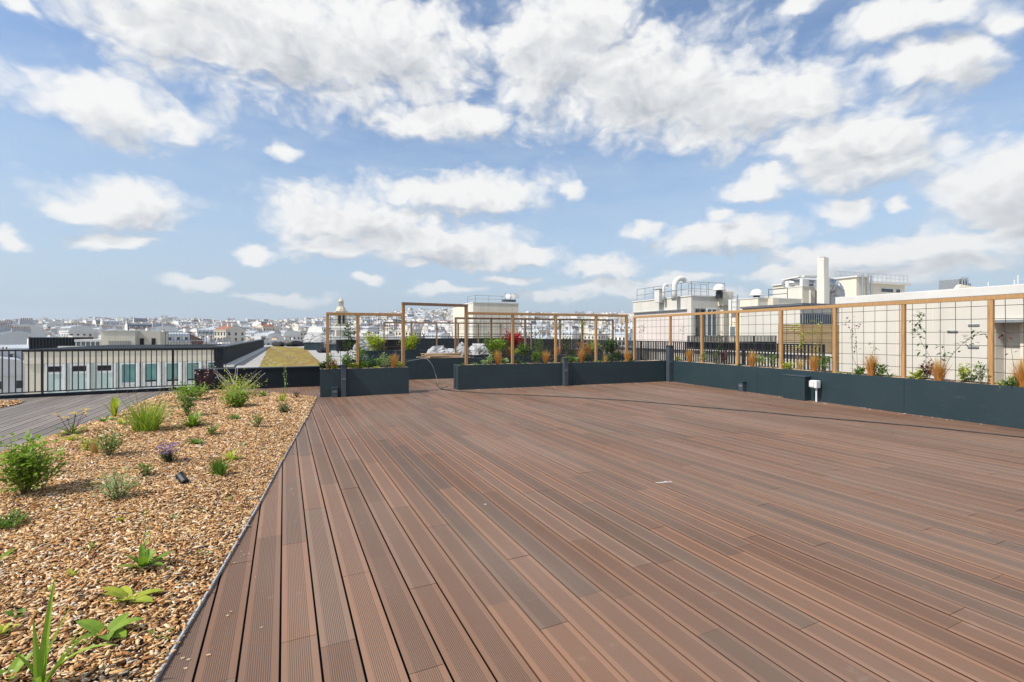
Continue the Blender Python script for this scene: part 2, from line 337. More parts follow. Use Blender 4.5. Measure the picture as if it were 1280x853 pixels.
EDGE = [G(194,853), G(272.7,721), G(322.5,634), G(350.7,580.6), G(385,520), G(396,497.5)]
d0 = (EDGE[0] - EDGE[2]).normalized(); EDGE = [EDGE[0] + d0 * 1.6] + EDGE
BED = [(p.x, p.y) for p in EDGE] + [(p.x, p.y) for p in (G(366,494), G(330,491), G(280,488.5), G(205,493), G(169,507), G(150,518), G(105,532), G(58,548), G(0,567))] + [(-5.6,4.2),(-4.6,2.4),(-3.4,.6)]
hz = mulchbed('mulch', BED, 150000, 3)
def bz(p): return float(hz(np.array([p[0]]), np.array([p[1]]))[0])
mulchbed('mulch', [(p.x, p.y) for p in (G(-60,504), G(0,501.8), G(31,502), G(24,505.5), G(0,510.5), G(-60,519))], 3000, 5, .03)
# steel edging strip along the boards
m = MB()
for a, b_ in zip(EDGE[:-1], EDGE[1:]): m.bar((a.x, a.y, .006), (b_.x, b_.y, .006), .010, .024)
tag(m.build('edging_strip', M['edging']), 'thin grey steel edging strip between mulch bed and decking', 'edging')

# ---------------------------------------------------------------- planters
def soilstrip(m, x0, x1, y0, y1, z):
    nx = max(2, int((x1-x0)/.06)); ny = 6; zz = {}
    for i in range(nx+1):
        for j in range(ny+1): zz[i,j] = z + random.uniform(-.012, .022)
    for i in range(nx):
        for j in range(ny):
            q = [(x0+(x1-x0)*a/nx, y0+(y1-y0)*b/ny, zz[a,b]) for a, b in ((i,j),(i+1,j),(i+1,j+1),(i,j+1))]; m.face(q)
M['plantsoil'] = pm('planter_mulch', (.50,.38,.26), (.24,.14,.08), 55, .95, .6, 90, lo=.42, hi=.58)
def planter(label, P, ang, L, D=.45, h=.62, fill=.6, soil=True, joints=2.4):
    t = thing('planter', label, 'planter', (P.x, P.y, 0), ang)
    m = MB(); w = .03; x = 0; k = max(1, round(L / joints)); seg = L / k
    for i in range(k):
        a, b_ = i*seg + (.0015 if i else 0), (i+1)*seg - (.0015 if i < k-1 else 0)
        m.box(a, b_, 0, w, 0, h); m.box(a, b_, D-w, D, 0, h)
    m.box(0, w, w+.001, D-w-.001, 0, h-.001); m.box(L-w, L, w+.001, D-w-.001, 0, h-.001)
    m.build('panel', M['anthracite'], t, bevel=.004)
    if soil: m = MB(); soilstrip(m, w+.002, L-w-.002, w+.002, D-w-.002, fill); m.build('soil', M['plantsoil'], t)
    else: m = MB(); m.box(w+.002, L-w-.002, w+.002, D-w-.002, .1, fill-.05); m.build('liner', M['black'], t)
    return t
PC = Vector((4.69, 14.29, 0)); RR = -(pi/2 - WA)                      # right wall: local x towards the camera, local y outwards
planter('long dark planter wall running down the right side of the deck', PC, RR, 18.6, joints=3.1)
PM = Vector((-1.357, 12.03, 0)); MA = atan2(PC.y-PM.y, PC.x-PM.x); planter('long dark planter at the back of the deck below the trellis', PM, MA, (PC-PM).length-.02, joints=3.2)
PL = Vector((-4.25, 10.63, 0)); planter('short dark planter beside the mulch bed with two small posts in front', PL, WA, 1.95, joints=2)
planter('empty dark planter with a pile of boards on top, behind the passage', PB, WA, 4.3, soil=False)
PS = G(569, 469.2); PS = Vector((-1.94, 16.4, 0)); planter('second row dark planter behind the back planter of the deck', PS, WA, 7.2)
PT = A(450, 438, 22.6); PT.z = 0; planter('farthest dark planter with white bags around it', PT, WA, 8.6)
m = MB(); wl = (W1-W0).length + .6
m.box(0, wl, 0, .16, 0, .52); pw = m.build('parapet_wall', M['darkwall'], None, W0, atan2(W1.y-W0.y, W1.x-W0.x), bevel=.004)
tag(pw, 'low dark parapet wall behind the mulch bed in front of the sedum roof', 'wall')
m = MB(); m.box(-.01, wl+.01, -.015, .175, .521, .545); m.build('coping', M['anthracite2'], pw)

def wpt(P, ang, x, y, z=0): return Vector((P.x + cos(ang)*x - sin(ang)*y, P.y + sin(ang)*x + cos(ang)*y, z))
def xs_at(P, ang, y, pxs):
    o = wpt(P, ang, 0, y); d = Vector((cos(ang), sin(ang), 0)); return [reach(o, d, p) for p in pxs]
def trellis(label, P, ang, y, xs, z0, z1, x0=None, x1=None, ends=(1,1), mat='timber', grid=.21, pw=.063):
    O = wpt(P, ang, xs[0], y, z0); t = thing('trellis', label, 'trellis', O, ang); h = z1 - z0
    for x in xs:
        if (x == xs[0] and not ends[0]) or (x == xs[-1] and not ends[1]): continue
        m = MB(); m.box(x-xs[0]-pw/2, x-xs[0]+pw/2, -pw/2, pw/2, -.05, h-.07); m.build('post', M[mat], t, bevel=.004)
    a = (x0 if x0 is not None else xs[0]-pw/2) - xs[0]; b_ = (x1 if x1 is not None else xs[-1]+pw/2) - xs[0]
    m = MB(); m.box(a, b_, -pw/2-.004, pw/2+.004, h-.068, h); m.build('top_rail', M[mat], t, bevel=.004)
    m = MB(); r = .0044; yy = pw/2 - .012; n = int((b_-a)/grid)
    for i in range(n + 1):
        x = a + .1 + i*grid
        if x < b_: j = random.uniform(-.006, .006); m.tube([(x, yy, .02), (x + j, yy + random.uniform(-.008,.008), h/2), (x, yy, h-.07)], r, 4)
    k = int((h-.1)/grid)
    for i in range(k + 1):
        z = h - .16 - i*grid
        if z > .03:
            pts = [(a + (b_-a)*q/8, yy + .007, z + random.uniform(-.007,.007)) for q in range(9)]; m.tube(pts, r, 4)
    m.build('wire_mesh', M['wire'], t); return t
xr = xs_at(PC, RR, .24, (793, 838, 877.6, 922, 976.5, 1043.7, 1129.4, 1239)); step = xr[-1] - xr[-2]
xr += [xr[-1] + step * i for i in range(1, 5)]
trellis('long timber and wire trellis standing in the right hand planter wall', PC, RR, .24, xr, .58, 2.01)
xm = xs_at(PM, MA, .26, (582.7, 640.6, 694.6, 745, 783)); trellis('timber and wire trellis in the back planter of the deck', PM, MA, .26, xm, .58, 1.975, ends=(0,1))
xl = xs_at(PL, WA, .26, (409.5, 447, 504)); trellis('short two bay trellis in the planter beside the mulch bed', PL, WA, .26, xl, .58, 1.90, ends=(1,0))
x5 = xs_at(PS, WA, .22, (569.5, 614, 656.6, 700, 728, 766)); trellis('second row trellis seen through the back trellis', PS, WA, .22, x5, .58, 1.99, mat='timber_old')
x6 = xs_at(PT, WA, .22, (480, 514, 546, 573, 598, 626, 664)); trellis('farthest trellis with leaning white bags below it', PT, WA, .22, x6, .58, 2.0, mat='timber_old')
# portal over the passage
a = wpt(PL, WA, xl[-1], .26, .55); b_ = wpt(PM, MA, xm[0], .26, .55); t = thing('timber_portal', 'tall timber portal frame bridging the gap between two planters', 'portal', (a.x, a.y, .55), atan2(b_.y-a.y, b_.x-a.x)); d = (Vector((b_.x-a.x, b_.y-a.y, 0))).length
for x in (0, d): m = MB(); m.box(x-.036, x+.036, -.036, .036, 0, 1.55); m.build('post', M['timber'], t, bevel=.004)
m = MB(); m.box(-.036, d+.036, -.04, .04, 1.551, 1.62); m.build('crossbar', M['timber_old'], t, bevel=.004)

# fittings on the planters
def bollard(label, P, h, w=.105, ang=WA, cap=True, name='bollard', cat='bollard', mat='anthracite2'):
    t = thing(name, label, cat, P, ang); m = MB(); m.box(-w/2, w/2, -w/2, w/2, 0, h); m.build('body', M[mat], t, bevel=.005)
    m = MB(); m.box(-w/2-.008, w/2+.008, -w/2-.008, w/2+.008, h+.001, h+.03); m.build('cap', M['anthracite'], t, bevel=.006)
    m = MB(); m.box(-w/2+.01, w/2-.01, -w/2-.004, -w/2-.001, h*.55, h*.55+.05); m.build('lens', M['glass2'], t); return t
bollard('dark square post fixed to the front of the short planter', wpt(PL, WA, .49, -.066), .69)
bollard('small dark box light at the foot of the short planter', wpt(PL, WA, .30, -.066), .19, .12, name='box_light', cat='light')
bollard('dark post in the middle of the back planter', wpt(PM, MA, 2.97, -.062), .73, .12)
bollard('tallest dark post in the corner where both planters meet', wpt(PC, MA, -.08, -.10), 1.04, .14)
bollard('small dark box light at the foot of the right planter wall', wpt(PC, RR, 2.73, -.066), .22, .12, RR, name='box_light', cat='light')
ca, cb_ = xs_at(PC, RR, -.19, (978.5, 1005.8)); cw = cb_ - ca
t = thing('utility_cabinet', 'dark metal cabinet standing against the right planter wall', 'cabinet', wpt(PC, RR, ca, -.19), RR)
m = MB(); m.box(0, cw, 0, .185, 0, .50); m.build('body', M['anthracite'], t, bevel=.006)
m = MB(); m.box(-.01, cw+.01, -.01, .186, .501, .515); m.build('lid', M['anthracite2'], t, bevel=.003)
t = thing('socket_post', 'white weatherproof socket box on a thin post beside the dark cabinet', 'socket', wpt(PC, RR, xs_at(PC, RR, -.12, (1020.5,))[0], -.12), RR)
m = MB(); m.box(-.013, .013, -.013, .013, 0, .30); m.build('post', M['pvc'], t, bevel=.003)
m = MB(); m.box(-.10, .05, -.07, .06, .29, .445); bx = m.build('box', M['pvc'], t, bevel=.012)
m = MB(); m.box(-.10, .0, -.088, -.071, .31, .43); m.build('flap', M['coping'], bx, bevel=.006)

# ---------------------------------------------------------------- hoses and cable
def spline(pts, n=12):
    pts = [Vector(p) for p in pts]; q = [pts[0]*2-pts[1]] + pts + [pts[-1]*2-pts[-2]]; o = []
    for i in range(1, len(q)-2):
        p0, p1, p2, p3 = q[i-1:i+3]
        for k in range(n):
            t = k/n; o.append(.5*((2*p1) + (p2-p0)*t + (2*p0-5*p1+4*p2-p3)*t*t + (3*p1-p0-3*p2+p3)*t**3))
    return o + [pts[-1]]
cp = [G(x, y, .012) for x, y in ((545,479),(549,484.5),(560,487.8),(588,490.2),(640.6,493.2),(702,496),(766,499.6),(800,502),(880,509),(950,515),(1011,521),(1099,528.5),(1190,537),(1290,547.5),(1420,557))]
m = MB(); m.tube(spline(cp), .0095, 6); tag(m.build('cable', M['hose'], smooth=True), 'long black cable lying across the deck towards the right', 'cable')
fz = .62
hp = [A(508,452,14.5), A(520,450,14.45), A(530,448.5,14.3), A(535,450,13.95), A(541,458,13.85), A(545,470,13.8), G(548,479.5,.02), G(553,484,.015), G(560,483,.015)]
m = MB(); m.tube(spline(hp), .009, 6); tag(m.build('hose', M['hosegrey'], smooth=True), 'pale grey hose hanging over the empty planter onto the deck', 'hose')
# boards piled on the empty planter, one object each
for i in range(7):
    m = MB(); L = random.uniform(.9, 1.7); m.box(-L/2, L/2, -.06, .06, 0, .024)
    o = m.build('loose_board', M['plank'], None, wpt(PB, WA, 3.05 + random.uniform(-.18,.18), .2 + random.uniform(-.12,.12), .622 + .0245*i), WA + random.uniform(-.14,.14))
    tag(o, 'pale loose board in the pile on the empty planter', 'board', 'loose boards piled on the empty planter')
for i in range(5):
    m = MB(); m.box(-.7, .7, -.05, .05, 0, .05)
    tag(m.build('dark_batten', M['darkwall'], None, wpt(PS, WA, .95, -.55 - .0*i, .25 + .1*i), WA + random.uniform(-.02,.02)), 'dark batten in the stack behind the back planter', 'batten', 'dark battens stacked behind the back planter')
m = MB()
for x in (-.5, .5):
    m = MB(); m.box(-.04, .04, -.05, .05, 0, .25)
    for i in range(4): m.box(-.04, .04, -.045, .045, .301 + .1*i, .349 + .1*i)
    tag(m.build('stack_spacer', M['plank'], None, wpt(PS, WA, .95 + x, -.55, 0), WA), 'timber spacer blocks holding up the stack of dark battens', 'spacer', 'timber spacers under the dark battens')

# litter on the boards: wood chips trodden out of the bed, dust and plaster crumbs along the walls
m = MB()
def crumb(x, y, s, h=.003):
    a = random.uniform(0, pi); k = random.choice((4, 5)); r_ = [s*random.uniform(.5, 1.1) for _ in range(k)]
    m.prism([(x + r_[i]*cos(a+2*pi*i/k)*1.5, y + r_[i]*sin(a+2*pi*i/k)) for i in range(k)], .0005, h)
for i in range(60): t_ = random.uniform(.2, 14); q = wpt(PC, RR, t_, -abs(random.gauss(0, .12))-.02); crumb(q.x, q.y, random.uniform(.006, .022))
for i in range(40): t_ = random.uniform(0, 6.3); q = wpt(PM, MA, t_, -abs(random.gauss(0, .15))-.02); crumb(q.x, q.y, random.uniform(.006, .02))
for i in range(16): y = random.uniform(2.5, 13); crumb(random.uniform(-.2*y, .5*y), y, random.uniform(.003, .009))
tag(m.build('litter', M['coping']), 'white crumbs scattered on the boards', 'litter', kind='stuff'); m = MB()
for i in range(38):
    k = random.randrange(len(EDGE)-1); e0, e1 = EDGE[k], EDGE[k+1]; q = e0 + (e1-e0)*random.random(); crumb(q.x + .03 + abs(random.gauss(0, .16)), q.y, random.uniform(.003, .009), .004)
tag(m.build('stray_chips', M['plank']), 'stray wood chips on the boards along the edging', 'litter', kind='stuff')
M['splash'] = pm('white_paint', (.62,.60,.56), (.5,.48,.44), 20, .7); m = MB()
for dx, dy, sx, sy in ((0,0,.03,.006),(.04,.004,.03,.008),(-.045,-.003,.03,.004),(.075,.006,.02,.006)):
    c_ = G(828, 603, .002); m.prism([(c_.x+dx+sx*cos(2*pi*i/9)*random.uniform(.7,1.2), c_.y+dy*3+sy*2*sin(2*pi*i/9)*random.uniform(.7,1.2)) for i in range(9)], .0006, .0022)
tag(m.build('paint_splash', M['splash']), 'white paint splash in the middle of the deck', 'stain')

# ---------------------------------------------------------------- railings
def railing(label, A0, A1, h, pitch=.125, zb=0., kerb=0, name='railing', bar=.012, top=.05, group=None, post=2.4, pwid=.013):
    d = A1 - A0; L = d.length; t = thing(name, label, 'railing', (A0.x, A0.y, zb), atan2(d.y, d.x), group)
    n = int(L/pitch) + 1; m = MB(); m.box(-bar*.6, bar*.6, -bar, bar, kerb + .05, h-.031); me = m.mesh('baluster', M['blackmetal'])
    for i in range(min(n, 100)):
        o = bpy.data.objects.new('baluster', me); C.objects.link(o); o.parent = t; o.location = (i*pitch, 0, 0)
    if n > 100:
        m = MB()
        for i in range(100, n): m.box(i*pitch-bar*.6, i*pitch+bar*.6, -bar, bar, kerb + .05, h-.031)
        tag(m.build('far_balusters', M['blackmetal'], t), kind='stuff')
    m = MB(); m.box(-.02, L+.02, -top/2, top/2, h-.03, h); m.build('top_rail', M['blackmetal'], t)
    m = MB(); m.box(-.02, L+.02, -.018, .018, kerb+.035, kerb+.06); m.build('bottom_rail', M['blackmetal'], t)
    for i in range(int(L/post) + 1):
        m = MB(); x = min(i*post, L); m.box(x-pwid, x+pwid, -.0225, .0225, 0, h-.031); m.build('post', M['blackmetal'], t)
    if kerb: m = MB(); m.box(-.02, L+.02, -.07, .07, 0, kerb); m.build('kerb', M['darkwall'], t)
    return t
railing('black metal railing of thin bars along the left edge of the terrace', RAIL0 + rd*-1.2, RAIL1, 1.06, .104, kerb=.07, bar=.014, pwid=.017)
FA = Vector((7.72, 11.9, 0)); FD = Vector((-.378, .926, 0)); railing('black bar fence behind the right trellis', FA, FA + FD*19.5, 1.15, .098, bar=.019, pwid=.024)
Q = FA + Vector((.926,.378,0))*.5; m = MB(); m.box(0, 10.5, 0, .2, -.04, .84); o = m.build('low_wall', M['white'], None, Q, atan2(FD.y, FD.x)); tag(o, 'low white wall just behind the black bar fence', 'wall'); m = MB(); m.box(-.02, 10.52, -.03, .23, .841, .88); m.build('coping', M['coping'], o)
# ---------------------------------------------------------------- plants
R = random.uniform
def leaf(m, p, yaw, pitch, L, W, droop=.8, segs=4, mi=0, fold=.15, prof=None):
    """one leaf: a bent strip with a width profile, rising at `pitch`, bending down by `droop` along its length"""
    p = Vector(p); n0 = len(m.v); s = Vector((-sin(yaw), cos(yaw), 0)); a = pitch
    for i in range(segs + 1):
        t = i / segs; w = W * ((prof or (lambda t: sin(pi * min(1, .12 + .88*t)) ** .7 if t < 1 else .02))(t)) / 2
        d = Vector((cos(yaw)*cos(a), sin(yaw)*cos(a), sin(a))); up = s.cross(d) * -1
        m.v += [tuple(p - s*w + up*w*fold*2), tuple(p), tuple(p + s*w + up*w*fold*2)]
        p = p + d * (L/segs); a -= droop/segs
    for i in range(segs):
        k = n0 + 3*i; m.f += [(k, k+1, k+4, k+3), (k+1, k+2, k+5, k+4)]; m.m += [mi, mi]
def blade(m, p, yaw, pitch, L, W, droop=.6, segs=4, mi=0):
    leaf(m, p, yaw, pitch, L, W, droop, segs, mi, .25, lambda t: (1 - t**2.2) * .9 + .04)
def tuft(m, r, n, L, W, spread=.5, droop=.6, mi=0, c=(0,0,0), segs=3):
    for i in range(n):
        y = R(0, 2*pi); q = r * sqrt(R(0,1)); blade(m, (c[0]+q*cos(y), c[1]+q*sin(y), c[2]-.01), y + R(-.5,.5), pi/2 - abs(random.gauss(0, spread)), L*R(.55,1.05), W*R(.7,1.2), droop*R(.3,1.4), segs, mi)
def twig(m, a, b, r=.003, wob=.08, k=4, mi=0, n=5):
    a = Vector(a); b = Vector(b); L = (b-a).length
    m.tube([a + (b-a)*(i/n) + Vector((R(-1,1),R(-1,1),R(-.5,.5)))*L*wob*(.5 if 0 < i < n else 0) for i in range(n+1)], [r*(1-.6*i/n) for i in range(n+1)], k, mi)
def bush(m, ms, w, h, n, ls, stems=7, mi=0, lw=.5, base=.1):
    n = int(n*1.7); ls *= 1.22; lw *= 1.15
    """leafy shrub: stems from one foot, leaves spread along them and their side twigs"""
    for k in range(stems):
        y = 2*pi*k/stems + R(-.4,.4); rr = w/2*R(.25,1); tip = Vector((cos(y)*rr, sin(y)*rr, h*R(.6,1)*(1-.35*(rr/(w/2))**2)))
        twig(ms, (0,0,-.02), tip, .004 + .004*h)
        for i in range(max(2, n//stems)):
            t = R(.18,1.02); p = tip * t; p.z = tip.z * t**.8; q = p + Vector((random.gauss(0,1), random.gauss(0,1), random.gauss(0,.8))) * w*.11
            q.z = max(q.z, .02); leaf(m, q, atan2(q.y, q.x) + R(-1.4,1.4), R(-.3,1.1), ls*R(.6,1.3), ls*lw*R(.7,1.2), R(.2,1), 2, mi)
def rosette(m, n, L, W, pitch=(.2,1.1), droop=.9, mi=0, segs=5):
    y0 = R(0,6)
    for i in range(n): leaf(m, (R(-.01,.01), R(-.01,.01), -.005), y0 + i*2.4 + R(-.3,.3), R(*pitch), L*R(.65,1.1)*1.25, W*R(.75,1.15)*1.2, droop*R(.5,1.4), segs, mi, .12)
def blobs(m, pts, r, mi=0):
    for p in pts:
        y0 = R(0,6)
        for k in range(5): leaf(m, p, y0 + k*1.26, R(.1,.9), r*R(.8,1.3), r*.8, .3, 2, mi)
def put(name, label, cat, loc, parts, rz=None, group=None):
    t = thing(name, label, cat, loc, R(0,6) if rz is None else rz, group)
    for nm, m, mat in parts:
        if m.f: m.build(nm, M[mat], t, smooth=nm in ('stems',))
    return t
def bed(px, py): p = G(px, py, .04); return Vector((p.x, p.y, bz(p) - .002))
def P_bush(label, loc, w, h, n, ls, mat, lw=.5, flower=None, nf=0, fr=.012, name='shrub', cat='shrub', stems=8, group=None):
    m = MB(); ms = MB(); mf = MB(); bush(m, ms, w, h, n, ls, stems, 0, lw)
    parts = [('foliage', m, mat), ('stems', ms, 'stem')]
    if flower:
        c = random.sample(m.v, min(nf, len(m.v))); blobs(mf, [(p[0]*1.05, p[1]*1.05, p[2]+.012) for p in c], fr); parts.append(('flowers', mf, flower))
    return put(name, label, cat, loc, parts, group=group)
def P_tuft(label, loc, r, n, L, W, spread, droop, mat, name='grass_tuft', cat='grass', dry=0, group=None, dmat='straw'):
    m = MB(); tuft(m, r, n, L, W, spread, droop); parts = [('blades', m, mat)]
    if dry: d = MB(); tuft(d, r*.7, dry, L*1.15, W*.8, spread*.8, droop*.6); parts.append(('dry_blades', d, dmat))
    return put(name, label, cat, loc, parts, group=group)
def P_ros(label, loc, n, L, W, mat, pitch=(.2,1.1), droop=.9, name='leafy_plant', cat='plant', rz=None):
    m = MB(); rosette(m, n, L, W, pitch, droop); return put(name, label, cat, loc, [('leaves', m, mat)], rz)

# --- plants of the mulch bed, front to back
t = P_bush('large bright green shrub with tiny pale flowers at the left edge of the mulch bed', bed(30,622), .44, .50, 620, .042, 'g_bright', .5, 'pflower', 45, .009, stems=15)
m = MB()
for y, pt, L, W, dr in ((1.75,1.45,.40,.034,.12),(2.6,1.4,.27,.026,.1),(.25,1.15,.30,.036,1.5),(-.1,1.0,.34,.034,.35),(.5,1.2,.24,.022,.3),(3.3,1.2,.20,.022,.5),(-.8,.9,.26,.028,.7),(1.2,1.3,.3,.02,.3)): blade(m, (R(-.015,.015), R(-.015,.015), 0), y, pt, L, W, dr, 7)
put('strap_leaf_plant', 'tall strap leaved plant in the nearest corner of the mulch bed', 'plant', bed(52,862), [('leaves', m, 'g_blade')], 0)
P_ros('single small green leaf poking from the mulch near the strap leaved plant', bed(24,776), 3, .055, .035, 'g_mid', (.7,1.3), .5, 'seedling')
P_ros('tiny lime sprout at the very edge of the photo above the strap leaved plant', bed(2,800), 5, .07, .03, 'g_yel', (.3,1.1), .5, 'seedling')
P_ros('low green shoot left of the foot of the strap leaved plant', bed(12,851), 4, .09, .03, 'g_bright', (.4,1.0), .5, 'seedling')
P_ros('spreading broad leaved green plant nearest to the steel edging', bed(132,792), 8, .125, .055, 'g_bright', (.15,.9), .8)
P_ros('broad leaved lime plant with one yellow leaf just behind the spreading green one', bed(158,752), 8, .115, .05, 'g_yel', (.35,1.0), .8)
m = MB(); rosette(m, 13, .12, .035, (.4,1.2), .6); ms = MB(); twig(ms, (0,0,0), (.02,.01,.42), .0028, .05, n=8)
for i in range(14): z = .10 + .02*i; leaf(m, (.02*z/.42, .01*z/.42, z), R(0,6), R(0,.8), .04*(1.2-z/.5), .014, .6, 2)
put('flowering_stalk_plant', 'green rosette sending up one tall thin stalk in the mulch bed', 'plant', bed(179,714), [('leaves', m, 'g_bright'), ('stems', ms, 'stem')])
P_ros('small flat green sprout in the middle of the mulch left of the stalk plant', bed(114,688), 12, .055, .016, 'g_bright', (.1,.8), .4, 'seedling')
P_ros('lime strap leaves coming in at the left edge below the large shrub', bed(-2,706), 6, .12, .035, 'g_bright', (.15,.7), .6)
P_bush('low green herb below the large shrub at the left edge', bed(12,662), .20, .11, 120, .028, 'g_mid', .4, name='herb', cat='herb')
P_bush('silvery green upright herb in front of the brown reeds', bed(147,626), .27, .28, 420, .026, 'g_grey', .22, name='herb', cat='herb', stems=16)
P_bush('small sprig right behind the silvery herb', bed(182,599), .12, .13, 60, .03, 'g_mid', .4, name='herb', cat='herb')
P_ros('tiny pale green sprout to the right of the tall stalk', bed(217,650), 9, .05, .014, 'g_grey', (.3,1.1), .4, 'seedling')
m = MB(); ms = MB(); mf = MB(); bush(m, ms, .18, .14, 240, .022, 10, 0, .4)
blobs(mf, [(R(-.09,.09), R(-.09,.09), R(.10,.20)) for i in range(95)], .016)
for k in range(26): twig(ms, (R(-.03,.03), R(-.03,.03), .02), (R(-.08,.08), R(-.08,.08), R(.11,.19)), .002)
put('flowering_plant', 'purple flowered low plant behind the spotlight', 'plant', bed(210,581), [('foliage', m, 'g_dark'), ('stems', ms, 'stem'), ('flowers', mf, 'purple')])
mf = MB(); blobs(mf, [(R(-.03,.03), R(-.03,.03), R(.0,.025)) for i in range(12)], .014); mg = MB(); rosette(mg, 5, .03, .01)
put('flowering_plant', 'tiny tuft of purple flowers lying right of the purple plant', 'plant', bed(232,578), [('flowers', mf, 'purple'), ('leaves', mg, 'g_dark')])
P_tuft('conical dark green tuft in the right half of the mulch bed', bed(274,596), .05, 170, .20, .008, .38, .3, 'g_mid', 'herb', 'herb')
P_ros('lime rosette touching the back of the conical tuft', bed(289,577), 16, .11, .022, 'g_yel', (.4,1.3), .6)
P_ros('dull green seedling far right in the mulch near the decking edge', bed(303,560), 10, .06, .014, 'g_grey', (.3,1.1), .4, 'seedling')
P_ros('flat dark green plant left of the pale seedlings, behind the purple flowers', bed(244,557), 16, .12, .035, 'g_mid', (.2,1.1), .7)
P_bush('airy green plant just behind the flat dark green one', bed(265,546), .17, .2, 110, .028, 'g_mid', .35, name='herb', cat='herb')
P_ros('leafy bright green clump with upright leaves left of the airy plant', bed(241,535), 34, .22, .035, 'g_bright', (.5,1.4), .7)
P_ros('small green rosette midway between the round bush and the conical tuft', bed(294,525), 16, .13, .025, 'g_mid', (.4,1.2), .6)
P_bush('thin upright green herb right of the small rosette', bed(322,536), .18, .24, 120, .03, 'g_mid', .3, name='herb', cat='herb')
P_bush('round bright green bush below the silvery spiky shrub', bed(297,510), .44, .40, 420, .05, 'g_bright', .42, stems=12)
P_bush('small dark green cushion close to the back end of the decking edge', bed(355,516), .28, .16, 260, .026, 'g_dark', .35, name='cushion_plant', cat='plant')
P_tuft('lime upright shoots behind the dark green cushion', bed(353,503), .05, 40, .26, .012, .25, .4, 'g_yel', 'herb', 'herb')
P_ros('low green plant at the back edge of the mulch in front of the boards', bed(329,497), 18, .16, .03, 'g_mid', (.3,1.2), .6)
P_bush('reddish green sprig next to the far end of the bed', bed(371,498), .18, .18, 70, .03, 'wine', .35, name='herb', cat='herb')
ms = MB()
for k in range(3): twig(ms, (0,0,0), (R(-.03,.03), R(-.03,.03), R(.5,.66)), .0045, .04, n=6)
m = MB()
for i in range(24): leaf(m, (R(-.04,.04), R(-.04,.04), R(.25,.68)), R(0,6), R(0,1), .05, .018, .5, 2)
put('thin_plant', 'two thin pale stalks standing against the dark parapet wall', 'plant', bed(357,499), [('stems', ms, 'g_grey'), ('leaves', m, 'g_grey')])
m = MB(); ms = MB(); bush(m, ms, .95, .42, 620, .045, 18, 0, .28)
for k in range(15):
    y = R(0, 6.28); twig(ms, (R(-.1,.1), R(-.1,.1), .05), (cos(y)*R(.4,.72), sin(y)*R(.3,.6), R(.45,.75)), .007, .06, n=6)
put('spiky_shrub', 'wide yellowish shrub with bare grey twigs in front of the parapet wall', 'shrub', bed(297,495), [('foliage', m, 'g_yel'), ('twigs', ms, 'stemgrey')])
m = MB(); ms = MB(); mf = MB(); bush(m, ms, .62, .34, 420, .06, 12, 0, .35)
put('leafy_clump', 'wide fresh green clump at the back left of the bed below the wine red plant', 'plant', bed(238,502), [('foliage', m, 'g_bright'), ('stems', ms, 'stem')])
m = MB(); ms = MB(); mf = MB()
for k in range(26):
    y = R(0,6.28); tp = Vector((cos(y)*R(0,.35), sin(y)*R(0,.3), R(.35,.72))); twig(ms, (R(-.08,.08), R(-.08,.08), 0), tp, .004, .05)
    blobs(mf, [tp], .022)
    for i in range(5): leaf(m, tp * R(.5,1), R(0,6), R(0,1), .06, .02, .5, 2)
put('wine_red_plant', 'wine red plant with thin stems and pale seed heads before the parapet wall', 'plant', bed(256,494), [('stems', ms, 'wine'), ('leaves', m, 'wine'), ('flowers', mf, 'pflower')])
P_bush('rose like bush with small pale pink flowers left of the bright green clump', bed(234,522), .36, .48, 150, .045, 'g_mid', .5, 'pflower', 26, .024, name='rose_bush', stems=9)
m = MB(); d = MB(); tuft(m, .15, 190, .54, .010, .42, .9); tuft(d, .13, 120, .50, .008, .32, .6)
ms = MB()
for k in range(12): twig(ms, (R(-.1,.1), R(-.1,.1), 0), (R(-.4,.35), R(-.25,.25), R(.55,.82)), .0035, .05, n=6)
put('tall_grass', 'tall yellow green grass clump with dry stalks beside the grey path', 'grass', bed(183,541), [('blades', m, 'g_blade'), ('dry_blades', d, 'g_yel'), ('stalks', ms, 'stem')])
m = MB(); rosette(m, 9, .30, .055, (1.1,1.5), .25)
put('upright_leaf_plant', 'upright lime leaves standing at the border of the grey path', 'plant', bed(143,520), [('leaves', m, 'g_yel')])
P_ros('low grey green leaves left of the upright lime leaves', bed(132,527), 16, .17, .045, 'g_mid', (.15,.9), .8)
P_ros('lime seedling between the tall grass and the daylilies', bed(152,533), 14, .13, .025, 'g_yel', (.2,1.1), .6)
m = MB(); ms = MB(); mf = MB(); rosette(m, 18, .24, .028, (.2,1.0), 1.0)
for k in range(6):
    tp = Vector((R(-.25,.2), R(-.14,.14), R(.24,.36))); twig(ms, (0,0,0), tp, .0045, .05)
    for q in range(3): leaf(mf, tp, R(0,6), R(.1,.8), .085, .032, .5, 3)
    blobs(ms, [tp - Vector((0,0,.03))], .02)
put('daylily', 'daylily with pale yellow flowers on dark stems by the grey path', 'flower', bed(90,543), [('leaves', m, 'g_mid'), ('stems', ms, 'wine'), ('flowers', mf, 'yflower')])
P_ros('lime ground hugging plant in front of the daylily', bed(86,553), 22, .15, .028, 'g_yel', (.1,.8), .7)
P_tuft('brown reed bunch in the mulch below the daylily', bed(118,571), .03, 46, .20, .007, .12, .15, 'straw', 'reed_bunch', 'reeds', 10, dmat='rust')
P_bush('upright green herb with many narrow leaves right of the brown reeds', bed(136,573), .28, .33, 260, .04, 'g_mid', .22, name='herb', cat='herb', stems=9)
P_bush('olive twiggy herb left of the brown reeds', bed(108,566), .18, .18, 70, .03, 'g_yel', .3, name='herb', cat='herb')
